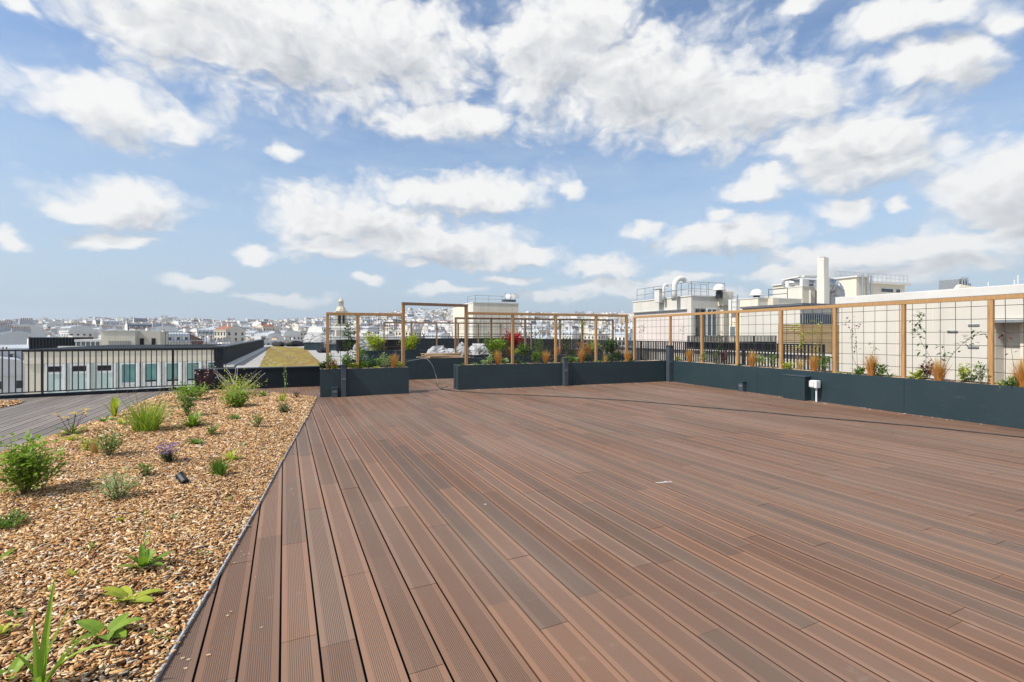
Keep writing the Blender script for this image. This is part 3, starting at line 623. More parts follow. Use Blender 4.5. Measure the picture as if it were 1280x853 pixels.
for i, (x, y) in enumerate(((75,640),(60,590),(250,640),(205,700),(330,560),(110,610),(205,520),(335,520),(150,655),(90,725),(255,690),(60,745),(200,790),(285,625),(175,560))):
    P_ros('tiny scattered seedling in the wood chips', bed(x, y), 7, .05, .016, random.choice(('g_yel','g_bright')), (.2,1.), .4, 'seedling').__setitem__('group', 'tiny seedlings scattered in the wood chips')
# spotlight lying in the mulch
t = thing('spotlight', 'small black garden spotlight lying in the wood chips', 'light', bed(228,609) + Vector((0,0,.005)), radians(150)); ma = Matrix.Rotation(radians(62), 4, 'Y')
m = MB(); m.lathe([(.026,-.055),(.033,-.05),(.033,.04),(.036,.041),(.036,.055)], 18); bd = m.build('body', M['blackmetal'], t, (0,0,.045), smooth=False); bd.rotation_euler = (0, radians(62), 0)
m = MB(); m.lathe([(.031,.0552),(.031,.0575)], 18); o = m.build('lens', M['pvc'], bd)
m = MB(); m.lathe([(.006,-.09),(.006,-.01)], 8); m.build('stake', M['black'], t, (0,0,.05))

# --- plants of the planters
def on(P, ang, y, px, z=.6):
    o = wpt(P, ang, 0, y); d = Vector((cos(ang), sin(ang), 0)); q = o + d * reach(o, d, px); q.z = z; return q
seats = {'right': (PC, RR, 'right planter wall'), 'back': (PM, MA, 'back planter'), 'short': (PL, WA, 'short planter by the mulch bed'), 'second': (PS, WA, 'second row planter'), 'far': (PT, WA, 'farthest planter')}
def nth(i): return ('first','second','third','fourth','fifth','sixth','seventh','eighth','ninth','tenth','eleventh','twelfth')[i]
for s, kind, pxs in (('right', 'orange', (862,940,1018,1089,1174,1278)), ('back', 'orange', (622,682,727,784)), ('second', 'orange', (636,696,735)), ('short', 'orange', (492,))):
    P, a, nm = seats[s]
    for i, px in enumerate(pxs):
        P_tuft(f'{nth(i)} orange grass tuft from the left in the {nm}', on(P, a, .13 + R(-.02,.03), px), .04, 130, R(.34,.46), .012, .24, .3, 'rust', 'orange_grass', 'grass', 60, 'orange grass tufts in the planters')
for s, pxs in (('right', (1000,1268)), ('second', (774,)), ('back', (705,757))):
    P, a, nm = seats[s]
    for i, px in enumerate(pxs): P_tuft(f'{nth(i)} pale straw coloured grass from the left in the {nm}', on(P, a, .2, px), .04, 90, R(.22,.36), .008, .3, .5, 'straw', 'straw_grass', 'grass', 0, 'pale straw grasses in the planters')
P, a, nm = seats['short']
P_bush('orange brown dome shaped plant at the left end of the short planter', on(P, a, .12, 417), .2, .27, 260, .03, 'rust', .3, name='dome_plant', cat='plant')
P_bush('lime creeper at the foot of the dome shaped plant', on(P, a, .08, 419), .16, .1, 90, .028, 'g_yel', .5, name='creeper', cat='plant')
smalls = {'right': (848,880,905,895,925,951,966,985,1031,1050,1060,1075,1100,1112,1140,1150,1160,1190,1205,1212,1226,1252,1263), 'back': (577,594,606,612,631,648,657,668,672,690,713,720,735,742,750,763,770,778,790), 'short': (404,412,433,441,455,470,482,500), 'second': (600,612,645,652,668,676,715,745,752)}
words_ = {'g_mid':'green','g_dark':'dark green','g_yel':'lime','g_grey':'silvery','wine':'wine red'}
for s, pxs in smalls.items():
    P, a, nm = seats[s]; cnt = {}
    for px in sorted(pxs):
        mat = random.choice(('g_mid','g_mid','g_dark','g_yel','g_grey','wine' if s == 'right' else 'g_dark')); q = on(P, a, R(.07,.3), px); kind = random.choice(('low','leafy','tall'))
        key = f'{kind} {words_[mat]}'; i = cnt.get(key, 0); cnt[key] = i + 1; lab = f'{nth(i)} {key} plant from the left in the {nm}'
        if kind == 'low': P_ros(lab, q, 16, R(.07,.12), .024, mat, (.1,1.), .6, 'low_plant', rz=None)['group'] = 'small plants in the planters'
        else: P_bush(lab, q, R(.18,.28), R(.14,.22) if kind == 'leafy' else R(.28,.46), 90, R(.035,.055), mat, .45, name='planter_herb', cat='plant', stems=6, group='small plants in the planters')
# climbers on the wires: a thin stem through points with leaf sprays
def climber(label, P, a, y, pts, n, ls, mat, name='climber'):
    o = wpt(P, a, 0, y); d = Vector((cos(a), sin(a), 0)); w = []
    for px, py in pts:
        q = o + d * reach(o, d, px); w.append(Vector((q.x, q.y, H + (YH-py)/F*q.y)))
    base = w[0]; t = thing(name, label, 'climbing plant', base); m = MB(); ms = MB(); sp = spline([p - base for p in w], 5); ms.tube(sp, [.006*(1-.7*i/len(sp)) for i in range(len(sp))], 4)
    for i in range(n):
        p = sp[min(len(sp)-1, int(len(sp)*R(.25,1)**.8))] + Vector((R(-.09,.09), R(-.05,.05), R(-.08,.08))); leaf(m, p, R(0,6), R(-.8,.5), ls*R(.7,1.4), ls*.5, .6, 2)
    ms.build('stem', M['stem'], t); m.build('leaves', M[mat], t)
P, a, nm = seats['right']; yw = .20
climber('tall climber with the densest leaves on the wires between two right posts', P, a, yw, [(1174,472),(1166,452),(1152,428),(1146,410),(1150,392)], 46, .085, 'g_dark')
climber('arching thin climber reaching right towards the last visible post', P, a, yw, [(1176,473),(1186,450),(1200,433),(1216,421),(1232,418)], 26, .08, 'g_dark')
climber('short climber tip between the tall one and the arching one', P, a, yw, [(1181,474),(1181,450),(1180,432),(1180,415)], 14, .075, 'g_dark')
climber('wispy climber with few leaves in front of the white wall', P, a, yw, [(1072,466),(1071,440),(1070,420),(1067,398)], 18, .07, 'wine')
climber('small shoot climbing beside the wispy climber', P, a, yw, [(1086,467),(1088,450),(1092,436),(1091,426)], 10, .07, 'g_mid')
climber('leaning twig with sparse leaves left of the wispy climber', P, a, yw, [(1076,466),(1066,446),(1064,418),(1060,405)], 12, .06, 'wine')
climber('climber with yellowish leaves before the wooden slat screen', P, a, yw, [(996,458),(998,440),(1004,424),(1000,412),(990,408)], 50, .075, 'g_yel')
climber('second yellowish climber in front of the wooden slat screen', P, a, yw, [(1016,460),(1020,440),(1022,420),(1020,396)], 34, .07, 'g_yel')
climber('dark climber beside the third post of the right trellis', P, a, yw, [(895,452),(897,440),(902,428),(900,418)], 34, .07, 'g_dark')
climber('palm like green sprout on the wires at the far end', P, a, yw, [(803,447),(803,430),(802,415),(804,408)], 22, .09, 'g_mid')
climber('faint climber in the first bay right of the corner post', P, a, yw, [(852,449),(852,430),(854,415),(852,405)], 16, .06, 'g_mid')
climber('trailing shoot on the wires at the right border', P, a, yw, [(1270,484),(1266,450),(1262,425),(1252,415)], 12, .07, 'wine')
P, a, nm = seats['back']
climber('tall green climber on the second row trellis', *seats['second'][:2], .2, [(676,446),(676,430),(675,415),(674,408)], 46, .09, 'g_mid')
climber('yellow tipped climber at the top of the second row trellis', *seats['second'][:2], .2, [(724,446),(726,425),(727,405),(731,398)], 70, .08, 'g_yel')
climber('thin green climber in the middle of the second row trellis', *seats['second'][:2], .2, [(700,446),(704,430),(702,412),(699,404)], 40, .07, 'g_grey')
climber('loose green climber in the right part of the second row', *seats['second'][:2], .2, [(756,446),(758,432),(761,420),(762,410)], 40, .07, 'g_mid')
# shrubs behind the planters
P_bush('bushy green shrub behind the left part of the back planter', on(*seats['second'][:2], .22, 619), .95, .75, 520, .085, 'g_bright', .55)
P_bush('red leaved maple bush behind the trellises', on(*seats['far'][:2], .3, 641, .6), 1.0, 1.15, 420, .11, 'red', .6, name='red_maple')
P_bush('green shrub in front of the red maple', on(*seats['far'][:2], .2, 633, .6), .7, .6, 260, .09, 'g_mid', .5)
P_bush('lime shrub in the left end of the farthest planter', on(*seats['far'][:2], .2, 468, .6), 1.2, .85, 560, .10, 'g_yel', .5)
P_bush('lime shrub under the portal in the farthest planter', on(*seats['far'][:2], .2, 514, .6), 1.0, .75, 460, .10, 'g_yel', .5)
P_bush('broad leaved dark green shrub just behind the short planter', Vector((*wpt(PL, WA, 1.15, 1.5)[:2], 0)), .95, 1.0, 420, .10, 'g_mid', .6)
P_bush('dark leafy shrub between two posts of the second row', on(*seats['second'][:2], .2, 763), .75, .62, 300, .08, 'g_dark', .5)
P_bush('green feathery shrub in the middle of the second row', on(*seats['second'][:2], .2, 672), .6, .8, 260, .06, 'g_mid', .3)
P_bush('low green shrub right of the red maple', on(*seats['second'][:2], .2, 655), .6, .5, 240, .07, 'g_mid', .5)
P_bush('tall narrow dark green shrub in the second row', on(*seats['second'][:2], .2, 708), .5, .9, 240, .06, 'g_dark', .35)
P_bush('lime shrub at the right end of the second row', on(*seats['second'][:2], .2, 741), .5, .75, 240, .06, 'g_yel', .35)
P_bush('orange brown shrub in the right part of the second row', on(*seats['second'][:2], .2, 729), .55, .62, 300, .05, 'rust', .25)
m = MB(); ms = MB(); twig(ms, (0,0,0), (.05,0,1.65), .02, .03)
for i in range(260): leaf(m, (R(-.14,.14), R(-.12,.12), R(.25,1.72)), R(0,6), R(-.6,.6), .085, .07, .5, 2)
put('ivy_column', 'column of dark ivy rising left of the middle post of the short trellis', 'ivy', Vector((*wpt(PL, WA, .66, 1.1)[:2], 0)), [('leaves', m, 'g_dark'), ('stems', ms, 'stem')])
M['bouncegravel'] = pm('bounce_gravel', (.58,.56,.52), (.44,.42,.39), 9, .95, .4, 50)
M['golden'] = pm('golden_timber', (.66,.42,.15), (.50,.29,.10), 3, .65, .1, 40, stretch=(1.5,10,10), island=.2)
# ---------------------------------------------------------------- bulk bags and other things left on the roofs
def bag(label, loc, w, d, h, seed, name='bulk_bag', cat='bag', mat='bag', group=None):
    r = np.random.default_rng(seed); m = MB(); rings = []
    for i in range(13):
        t = i/12; k = 26; sw = (.80 + .28*sin(pi*min(1, t*1.15))) * (1 if t < .9 else .72); rr = []
        for j in range(k):
            a = 2*pi*j/k; e = (abs(cos(a))**4 + abs(sin(a))**4) ** -.25
            q = 1 + .10*sin(3*a+seed+4*t) + .06*sin(7*a+9*t+2*seed) + r.normal(0, .03); rr.append((w/2*sw*e*cos(a)*q, d/2*sw*e*sin(a)*q, h*.78*t*(1+.12*sin(2*a+seed)*t+.06*sin(5*a+seed)*t) + r.normal(0, .012)))
        rings.append(rr)
    m.tube_rings(rings); return tag(m.build(name, M[mat], None, loc, R(0,3)), label, cat, group)
def onz(px, py, z=0): return G(px, py, z)
bag('white bulk bag under the portal among the lime shrubs', wpt(PT, WA, 3.55, -.75), 1.05, .8, .95, 1); bag('white crumpled bag with a tan patch left of the portal post', wpt(PT, WA, 4.75, -.8), .85, .8, 1.1, 2)
bag('white bulk bag behind the left end of the back planter', wpt(PT, WA, 5.6, -.9), 1.0, .8, 1.05, 3); bag('lilac sack lying between two white bags', wpt(PT, WA, 4.2, -.7), .55, .5, .75, 5)
bag('white bulk bag beside the ivy column', onz(454,449,0), 1.2, 1.0, 1.25, 6); bag('low grey white bag at the foot of the ivy column', onz(446,458,0), .8, .7, .8, 7)
LR = -.52
bag('white heap of sheeting right of the dark box on the lower roof', onz(407,436.5,LR), 3.2, 2.2, 2.1, 8); bag('white pointed heap of sheeting behind the dark box', onz(397,434.5,LR), 3.4, 2.4, 2.5, 9)
for lab, x0, x1, yb, yt in (('dark green box on the lower roof at the end of the sedum', 380, 399, 438, 428.3), ('dark low box seen through the short trellis, left one', 407, 420, 438.5, 430.3), ('dark low box seen through the short trellis, right one', 423, 433, 438.5, 430.3)):
    a = onz(x0, yb, LR); b_ = onz(x1, yb, LR); w = b_.x - a.x; h = (yb-yt)/F*a.y; t = thing('roof_box', lab, 'box', (a.x, a.y, LR), radians(4))
    m = MB(); m.box(0, w, 0, 1.6, 0, h-.06); m.build('body', M['anthracite'], t, bevel=.02); m = MB(); m.box(-.05, w+.05, -.05, 1.65, h-.059, h); m.build('lid', M['anthracite2'], t, bevel=.02)
a = onz(412, 437, LR); t = thing('roof_shelter', 'flat white canopy on a post behind the short trellis', 'canopy', (a.x, a.y+2.5, LR)); m = MB(); m.box(-.3, 3.0, -1.2, 1.2, 2.45, 2.95); m.build('canopy', M['coping'], t, bevel=.05)
m = MB(); m.box(1.15, 1.4, -.12, .12, 0, 2.449); m.build('post', M['pvc'], t)
bag('dark heap of sheeting at the far end of the sedum', onz(370,433.2,LR), 3.6, 1.4, 1.0, 12, 'sheeting_heap', 'heap', 'black'); bag('dark rolled membrane at the left far end of the sedum', onz(348,433.0,LR), 4.5, 1.2, .9, 13, 'membrane_roll', 'roll', 'black')
bag('grey pile of roofing rolls on the gravel by the sedum', onz(404,441,LR), 1.9, 1.0, .55, 14, 'roofing_pile', 'pile', 'darkwall')
# planted dark shade canopy in the middle distance
a = G(470, 441, 0); t = thing('shade_canopy', 'dark flat canopy behind the lime shrubs of the farthest planter', 'canopy', (a.x-1.2, a.y, 0), WA)
m = MB(); m.box(-2.0, 3.2, -1, 1, 1.0, 1.25); m.build('roof', M['coping'], t)
m = MB(); m.box(-1.7, 3.0, .4, .9, .1, .99); m.build('back_panel', M['black'], t)
for x in (-1.6, .6, 2.9): m = MB(); m.box(x-.05, x+.05, -.9, -.8, 0, .999); m.build('post', M['blackmetal'], t)

a = A(495, 420, 44); e = A(668, 420, 47); t = thing('roof_edge_wall', 'dark roof edge wall with a thin rail behind the farthest trellis', 'wall', (a.x, a.y, 0), atan2(e.y-a.y, e.x-a.x)); L_ = (Vector((e.x-a.x, e.y-a.y, 0))).length
m = MB(); m.box(0, L_, 0, .3, -.5, 1.02); m.build('panel', M['darkwall'], t); m = MB(); m.box(0, L_, .1, .16, 1.15, 1.21); m.build('rail', M['blackmetal'], t)
m = MB()
for i in range(int(L_/1.2)+1): m.box(i*1.2, i*1.2+.05, .11, .15, 1.021, 1.149)
m.build('rail_stubs', M['blackmetal'], t)
# ---------------------------------------------------------------- building helpers
def frame(px, Y): return Vector(((px-640)/F*Y, Y, 0))
class Bld:
    """box building seen on its corner: local x runs right/away along V, local y left/away along U"""
    def __init__(s, name, label, cat, px, Y, ang=WA, zb=-28):
        s.P = frame(px, Y); s.ang = ang; s.t = thing(name, label, cat, (s.P.x, s.P.y, 0), ang); s.V = Vector((cos(ang), sin(ang), 0)); s.U = Vector((-sin(ang), cos(ang), 0)); s.zb = zb
    def x(s, px): return reach(s.P, s.V, px)
    def y(s, px): return reach(s.P, s.U, px)
    def zx(s, px, py): q = s.P + s.V * s.x(px); return H + (YH-py)/F*q.y
    def zy(s, px, py): q = s.P + s.U * s.y(px); return H + (YH-py)/F*q.y
    def wall(s, x0, x1, y0, y1, z0, z1, mat, name='wall', bevel=0): m = MB(); m.box(x0, x1, y0, y1, z0, z1); return m.build(name, M[mat], s.t, bevel=bevel)
    def win_front(s, px0, px1, py0, py1, glass='glass', frame_='pvc', fw=.06, name='window', mull=1, y=0):
        x0, x1 = s.x(px0), s.x(px1); z1, z0 = s.zx(px0, py0), s.zx(px0, py1); m = MB()
        m.box(x0, x0+fw, y-.05, y-.002, z0, z1); m.box(x1-fw, x1, y-.05, y-.002, z0, z1); m.box(x0+fw, x1-fw, y-.05, y-.002, z1-fw, z1); m.box(x0+fw, x1-fw, y-.05, y-.002, z0, z0+fw)
        for i in range(1, mull): xm_ = x0 + (x1-x0)*i/mull; m.box(xm_-fw/2, xm_+fw/2, y-.045, y-.002, z0+fw, z1-fw)
        w = m.build(name, M[frame_], s.t); m = MB(); m.box(x0+fw, x1-fw, y-.02, y-.003, z0+fw, z1-fw); m.build('pane', M[glass], w); return w
    def win_left(s, px0, px1, py0, py1, glass='glass', frame_='pvc', fw=.06, name='window', mull=1, x=0):
        ya, yb = s.y(px1), s.y(px0); z1, z0 = s.zy(px1, py0), s.zy(px1, py1); m = MB()
        m.box(x-.05, x-.002, ya, ya+fw, z0, z1); m.box(x-.05, x-.002, yb-fw, yb, z0, z1); m.box(x-.05, x-.002, ya+fw, yb-fw, z1-fw, z1); m.box(x-.05, x-.002, ya+fw, yb-fw, z0, z0+fw)
        for i in range(1, mull): ym = ya + (yb-ya)*i/mull; m.box(x-.045, x-.002, ym-fw/2, ym+fw/2, z0+fw, z1-fw)
        w = m.build(name, M[frame_], s.t); m = MB(); m.box(x-.02, x-.003, ya+fw, yb-fw, z0+fw, z1-fw); m.build('pane', M[glass], w); return w
def roofrail(parent, pts, h, pitch=1.3, mat='steel', name='roof_railing', r=.025):
    m = MB()
    for a, b_ in zip(pts[:-1], pts[1:]):
        a = Vector(a); b_ = Vector(b_); n = max(1, int((b_-a).length/pitch))
        for i in range(n + 1): p = a + (b_-a)*i/n; m.tube([p, p + Vector((0,0,h))], r, 5)
        for z in (h*.5, h): m.tube([a + Vector((0,0,z)), b_ + Vector((0,0,z))], r, 5)
    return m.build(name, M[mat], parent)

# ---------------------------------------------------------------- right hand edicule (long white wall)
B = Bld('rooftop_building', 'long white rendered rooftop building behind the right trellis', 'building', 1049, 11.56, WA)
z1 = 2.12; L = 17.0
ya = B.y(1244); yb = ya - 1.75; zt = B.zy(1258, 403.5)
m = MB(); m.box(0, 7, ya, 0, -28, z1); m.box(0, 7, -L, yb, -28, z1); m.box(0, 7, yb+.0005, ya-.0005, zt, z1-.0005); m.box(.30, 7, yb+.0005, ya-.0005, -28, zt-.0005); m.build('wall', M['white'], B.t)
m = MB(); m.box(-.06, 7.06, -L, .06, z1+.001, z1+.17); m.build('coping', M['coping'], B.t, bevel=.01)
for px in (1121, 1166):
    m = MB(); y = B.y(px); m.box(-.004, -.001, y-.006, y+.006, -2, z1-.002); m.build('render_joint', M['cream'], B.t)
for (px, py) in ((1191,414.5),(1217.5,406.4),(1217,434)):
    y = B.y(px); z = B.zy(px, py); m = MB(); m.box(-.022, -.001, y-.085, y+.085, z-.018, z+.018); m.build('vent_slot', M['steel'], B.t, bevel=.004)
m = MB(); m.box(-.09, -.001, yb-.05, ya+.05, zt, zt+.05); m.build('door_hood', M['steel'], B.t)
m = MB(); m.box(.262, .298, yb+.003, ya-.35, -.5, zt-.004); dr = m.build('door', M['city_door'] if 'city_door' in M else M['cream'], B.t)
m = MB(); m.box(.225, .297, ya-.349, ya-.25, -.5, zt-.006); m.box(.225, .261, yb+.004, ya-.351, zt-.24, zt-.006); m.build('door_frame', M['cream'], dr)
m = MB()
for i in range(24): z = -.3 + i*.07; m.box(.235, .261, yb+.1, yb+.95, z, z+.045)
m.build('louvre', M['pvc'], dr)

m = MB(); m.prism([(5.2,20.2),(8.0,12.6),(15,15),(40,30),(60,60),(8,60),(1.5,29)], -.6, -.32); tag(m.build('bounce_roof', M['bouncegravel']), kind='structure')  # pale sheet added to bounce light up onto the shaded facades
# ---------------------------------------------------------------- building with the curved pipe
B = Bld('rooftop_building', 'white rooftop building with the curved pipe and railing on its flat roof', 'building', 864, 36)
zt = B.zx(864, 370.6); yl = B.y(791); xf = B.x(912)
B.wall(0, xf, 0, yl, -28, zt, 'white'); m = MB(); m.box(-.05, xf, -.05, yl+.05, zt+.001, zt+.09); m.build('coping', M['coping'], B.t)
m = MB(); m.box(-.012, -.001, .45, yl-.25, -6, zt-1.02); m.build('lower_wall', M['pink'], B.t)
m = MB(); m.box(-.16, -.001, .42, yl-.2, zt-1.0, zt-.92); m.build('shading_strip', M['steel'], B.t)  # thin strip added in place of the shading line above the lower wall
B.win_front(868, 881.5, 385.5, 421, 'glass', 'steel', .07, mull=2); B.win_front(883, 896, 385.5, 421, 'glass2', 'pvc', .09, mull=2)
m = MB(); x0, x1 = B.x(897.5), B.x(911); m.box(x0, x1, -.5, -.001, B.zx(900,382.5), B.zx(900,365)); sh = m.build('chimney', M['cream'], B.t)
m = MB(); m.box(x0+.25, x1-.4, -.3, -.001, -6, B.zx(900,382.6)); m.build('downpipe_casing', M['white'], sh)
zc = zt + .09; roofrail(B.t, [(.3, yl-.2, zc), (.3, .3, zc), (xf-.2, .3, zc)], 1.05, 1.1); roofrail(B.t, [(xf*.45, 2.2, zc), (xf*.95, 2.2, zc)], 1.15, .5)
def ventilator(label, px, pyt, pyb, Y, w, group='mushroom ventilators on the roofs'):
    p = A(px, pyb, Y); h = (pyb-pyt)/F*Y; t = thing('roof_ventilator', label, 'ventilator', p, 0, group); r = w/2
    m = MB(); m.lathe([(r*.5,-.3),(r*.5,h*.2),(r*.42,h*.21),(r*.42,h*.36)], 18); m.build('neck', M['blackmetal'], t)
    m = MB(); m.lathe([(r,h*.34),(r,h*.40),(r*.86,h*.43),(r*.8,h*.66),(r*.62,h*.86),(r*.3,h*.98),(.02,h)], 24); m.build('cap', M['coping'], t, smooth=False)
ventilator('mushroom roof ventilator beside the railing of the curved pipe building', 899, 355, 367.5, 36.5, 1.0); ventilator('mushroom roof ventilator standing alone between two roofs', 945.7, 361.5, 374, 36.2, 1.05)
def goose(label, px, pyb, pyt, Y, r, out):
    p = A(px, pyb, Y); h = (pyb-pyt)/F*Y - r; t = thing('curved_pipe', label, 'pipe', p, WA); b_ = h - out*.5
    pts = [(0,0,-.3),(0,0,b_*.5),(0,0,b_)] + [(out*.5*(1-cos(a)), 0, b_ + out*.5*sin(a)) for a in [pi*k/14 for k in range(1, 10)]]
    m = MB(); m.tube(pts, r, 16); m.build('pipe', M['coping'], t, smooth=True); e = Vector(pts[-1]); e0 = Vector(pts[-2]); d = (e-e0).normalized()
    m = MB(); m.tube([e - d*.03, e + d*.10], r*1.06, 16); m.build('mouth_rim', M['pvc'], t)
    m = MB(); m.tube([(0,0,b_*.55),(0,0,b_*.55+.06)], r*1.08, 16); m.build('collar', M['steel'], t)
goose('large white gooseneck pipe rising above the roof', 843, 371, 344.5, 37, .21, 1.35); goose('small white gooseneck pipe left of the large one', 829.5, 373, 354.5, 38.5, .11, .55)
t = thing('roof_unit', 'small pale cabinet on the roof left of the gooseneck pipes', 'cabinet', A(824.5, 374, 39), WA); m = MB(); m.box(-.3,.3,-.3,.3,-.3,.75); m.build('body', M['coping'], t, bevel=.02); m = MB(); m.box(-.34,.34,-.34,.34,.751,.80); m.build('lid', M['steel'], t)
# annex right of it
B = Bld('rooftop_annex', 'cream annex with two windows and a corbelled corner beside the curved pipe building', 'building', 947.5, 33)
zt = B.zx(947.5, 373); yl = B.y(911); xf = B.x(1002)
B.wall(0, xf, 0, yl, -28, zt, 'cream'); m = MB(); m.box(-.04, xf, -.04, yl, zt+.001, zt+.07); m.build('coping', M['coping'], B.t)
B.win_left(912.3, 920, 407.5, 421, 'glass2'); B.win_left(930, 944, 407.5, 421, 'glass', mull=2)
m = MB(); m.box(-.06, -.001, B.y(946), B.y(928), B.zy(946, 396.7), B.zy(946, 395.5)); m.build('ledge', M['steel'], B.t)
m = MB(); m.box(-.35, -.001, B.y(925), B.y(915), B.zy(920,389), B.zy(920,374.5)); m.build('duct_box', M['coping'], B.t)
d = B.win_front(964, 974.5, 407.5, 436, 'glass', 'blackmetal', .06, 'door', 2); m = MB(); m.box(B.x(969.5), B.x(969.5)+.03, -.09, -.051, B.zx(969,424), B.zx(969,422)); m.build('handle', M['steel'], d)
m = MB(); m.box(B.x(959.5), B.x(966.5), -.45, -.001, B.zx(960,383.5), zt-.003); m.build('corbel', M['cream'], B.t)
m = MB(); m.tube([(B.x(963), -.12, B.zx(963,383.6)), (B.x(963), -.12, -3)], .07, 8); m.build('downpipe', M['pvc'], B.t)
m = MB(); x = B.x(959); m.tube([(x,-.2,B.zx(959,390)),(x,-.2,-2)], .055, 6); m.build('cable_duct', M['darkwall'], B.t)
q0 = frame(860, 26); L2 = reach(q0, V, 1002); railing('black balustrade with a dark lining in front of the cream annex', q0, q0 + V*L2, 1.32, .11, bar=.02, pwid=.024)
m = MB(); m.box(0, L2, .05, .11, .3, .95); o = m.build('dark_screen', M['darkwall'], None, q0, WA); tag(o, 'dark screen behind the balustrade of the cream annex', 'screen')
# ladder and pipe frame between the two roofs
p = A(914.5, 402, 33.5); t = thing('roof_ladder', 'thin steel ladder frame between the two cream roofs', 'ladder', p, WA)
for x in (0, .55): m = MB(); m.tube([(x,0,-1),(x,0,1.9)], .03, 6); m.build('stile', M['steel'], t)
m = MB()
for i in range(8): m.tube([(0,0,-.8+.36*i),(.55,0,-.8+.36*i)], .02, 5)
m.build('rungs', M['steel'], t)

# block with ducts and chimney
B = Bld('plant_room', 'white plant room with silver ducts on its roof behind the cream annex', 'building', 1003, 44)
zt = B.zx(1003, 358.5); yl = B.y(966); xf = B.x(1052)
B.wall(0, xf, 0, yl, -28, zt, 'cream'); m = MB(); m.box(-.015, -.001, .02, yl-.02, -6, zt-.01); m.build('render_face', M['white'], B.t)
m = MB(); m.box(-.05, xf, -.05, yl+.05, zt+.001, zt+.08); m.build('coping', M['coping'], B.t)
roofrail(B.t, [(-.9, yl-.3, B.zy(985,375)), (-.9, .8, B.zy(985,375))], 1.05, 1.4, 'blackmetal', 'guard_rail', .03)
for px0, px1, h in ((981,985,.62),(999,1003.5,.65)):
    m = MB(); y = B.y(px0) if px0 < 1003 else 0; a = min(yl, B.y(px0)); b2 = max(.05, B.y(px1)) if px1 < 1003 else .02; m.box(.05, .9, b2, a, zt+.081, zt+.08+h); m.build('vent_stack', M['coping'], B.t, bevel=.02)
def segduct(pts, r, k=10, step=.45):
    m = MB(); m.tube(pts, r, k); P_ = [Vector(p) for p in pts]
    for a, b_ in zip(P_[:-1], P_[1:]):
        n = max(1, int((b_-a).length/step)); d = (b_-a).normalized()
        for i in range(n): q = a + (b_-a)*((i+.5)/n); m.tube([q - d*.035, q + d*.035], r*1.06, k)
    return m
z = zt + .42
for nm, pts, r, lab in (('duct', [(.4, yl-.9, z-.0),(.4, 1.6, z+.1),(1.0,.7,z+.1),(2.2,.7,z+.05),(xf+.4,.7,z+.1)], .30, ''),):
    segduct(pts, r).build('air_duct', M['galva'], B.t)
m = MB(); q = [(.4, yl-.9, zt+.85),(.4,.4,zt+1.0),(xf*.6,.2,zt+1.05)]; m.bar(q[0], q[1], .6, .12); m.bar(q[1], q[2], .6, .12); m.build('duct_cover', M['coping'], B.t)
for x in (.9, 1.7): m = MB(); m.tube([(x,-.08,zt-.3),(x,-.08,-2)], .06, 6); m.build('downpipe', M['darkwall' if x > 1 else 'pvc'], B.t)
p = A(1029, 380, 42); t = thing('chimney_stack', 'tall square white chimney rising over all the roofs', 'chimney', p, WA)
h1 = (380-346)/F*42; h2 = (380-322.5)/F*42; m = MB(); m.box(-.36,.34,-.34,.34,-3,h1); m.build('lower_shaft', M['white'], t, bevel=.02); m = MB(); m.box(-.34,.28,-.30,.30,h1+.001,h2); m.build('upper_shaft', M['white'], t, bevel=.02)
m = MB(); m.box(-.2,.14,-.16,.16,h2+.001,h2+.05); m.build('cap', M['black'], t); m = MB(); m.box(.27,.36,-.1,.1,h2-.25,h2+.02); m.build('lamp', M['blackmetal'], t)
# big bent silver duct
p = A(1037, 357, 43); t = thing('bent_duct', 'large bent silver air duct right of the tall chimney', 'duct', p, WA); pts = [(-1.2,0,0),(0,0,0)] + [(.95*sin(a), 0, -.95*(1-cos(a))) for a in [pi/2*k/6 for k in range(1,7)]] + [(.95,0,-2.4)]
segduct(pts, .62, 14, .5).build('duct', M['galva'], t); m = MB(); m.box(.2,1.7,-.8,.8,-4.5,-2.41); m.build('fan_housing', M['steel'], t, bevel=.03)
# louvre wall and wooden slat screen
B = Bld('louvre_building', 'low grey building with dark louvres above the wooden slat screen', 'building', 1000, 27, WA)
xf = B.x(1052); zt = B.zx(1000, 382)
B.wall(0, xf, 0, 4, -28, zt, 'white'); m = MB(); m.box(-.2, xf, -.3, 4, zt+.001, zt+.12); m.build('roof', M['slate'], B.t)
m = MB(); x0, x1 = B.x(1000.5), B.x(1041); z0, z1 = B.zx(1001, 405), B.zx(1001, 392.5); m.box(x0, x1, -.03, -.002, z0, z1); lv = m.build('louvre_recess', M['black'], B.t)
m = MB(); n = 15
for i in range(n): x = x0 + (x1-x0)*(i+.3)/n; m.box(x, x+.075, -.10, -.031, z0, z1)
m.build('louvre', M['steel'], lv)
p = A(975.5, 432, 22); sx = reach(p, V, 1050); t = thing('slat_screen', 'wooden screen of horizontal slats behind the black bar fence', 'screen', (p.x, p.y, 0), WA); zt = H + (YH-405.5)/F*22
m = MB(); z = zt - .09
while z > -.6: m.box(0, sx, -.02, .02, z, z+.082); z -= .098
m.build('slats', M['golden'], t)
for x in (.02, sx*.36, sx*.68, sx-.05): m = MB(); m.box(x-.04, x+.04, .021, .10, -.6, zt-.02); m.build('post', M['timber'], t)
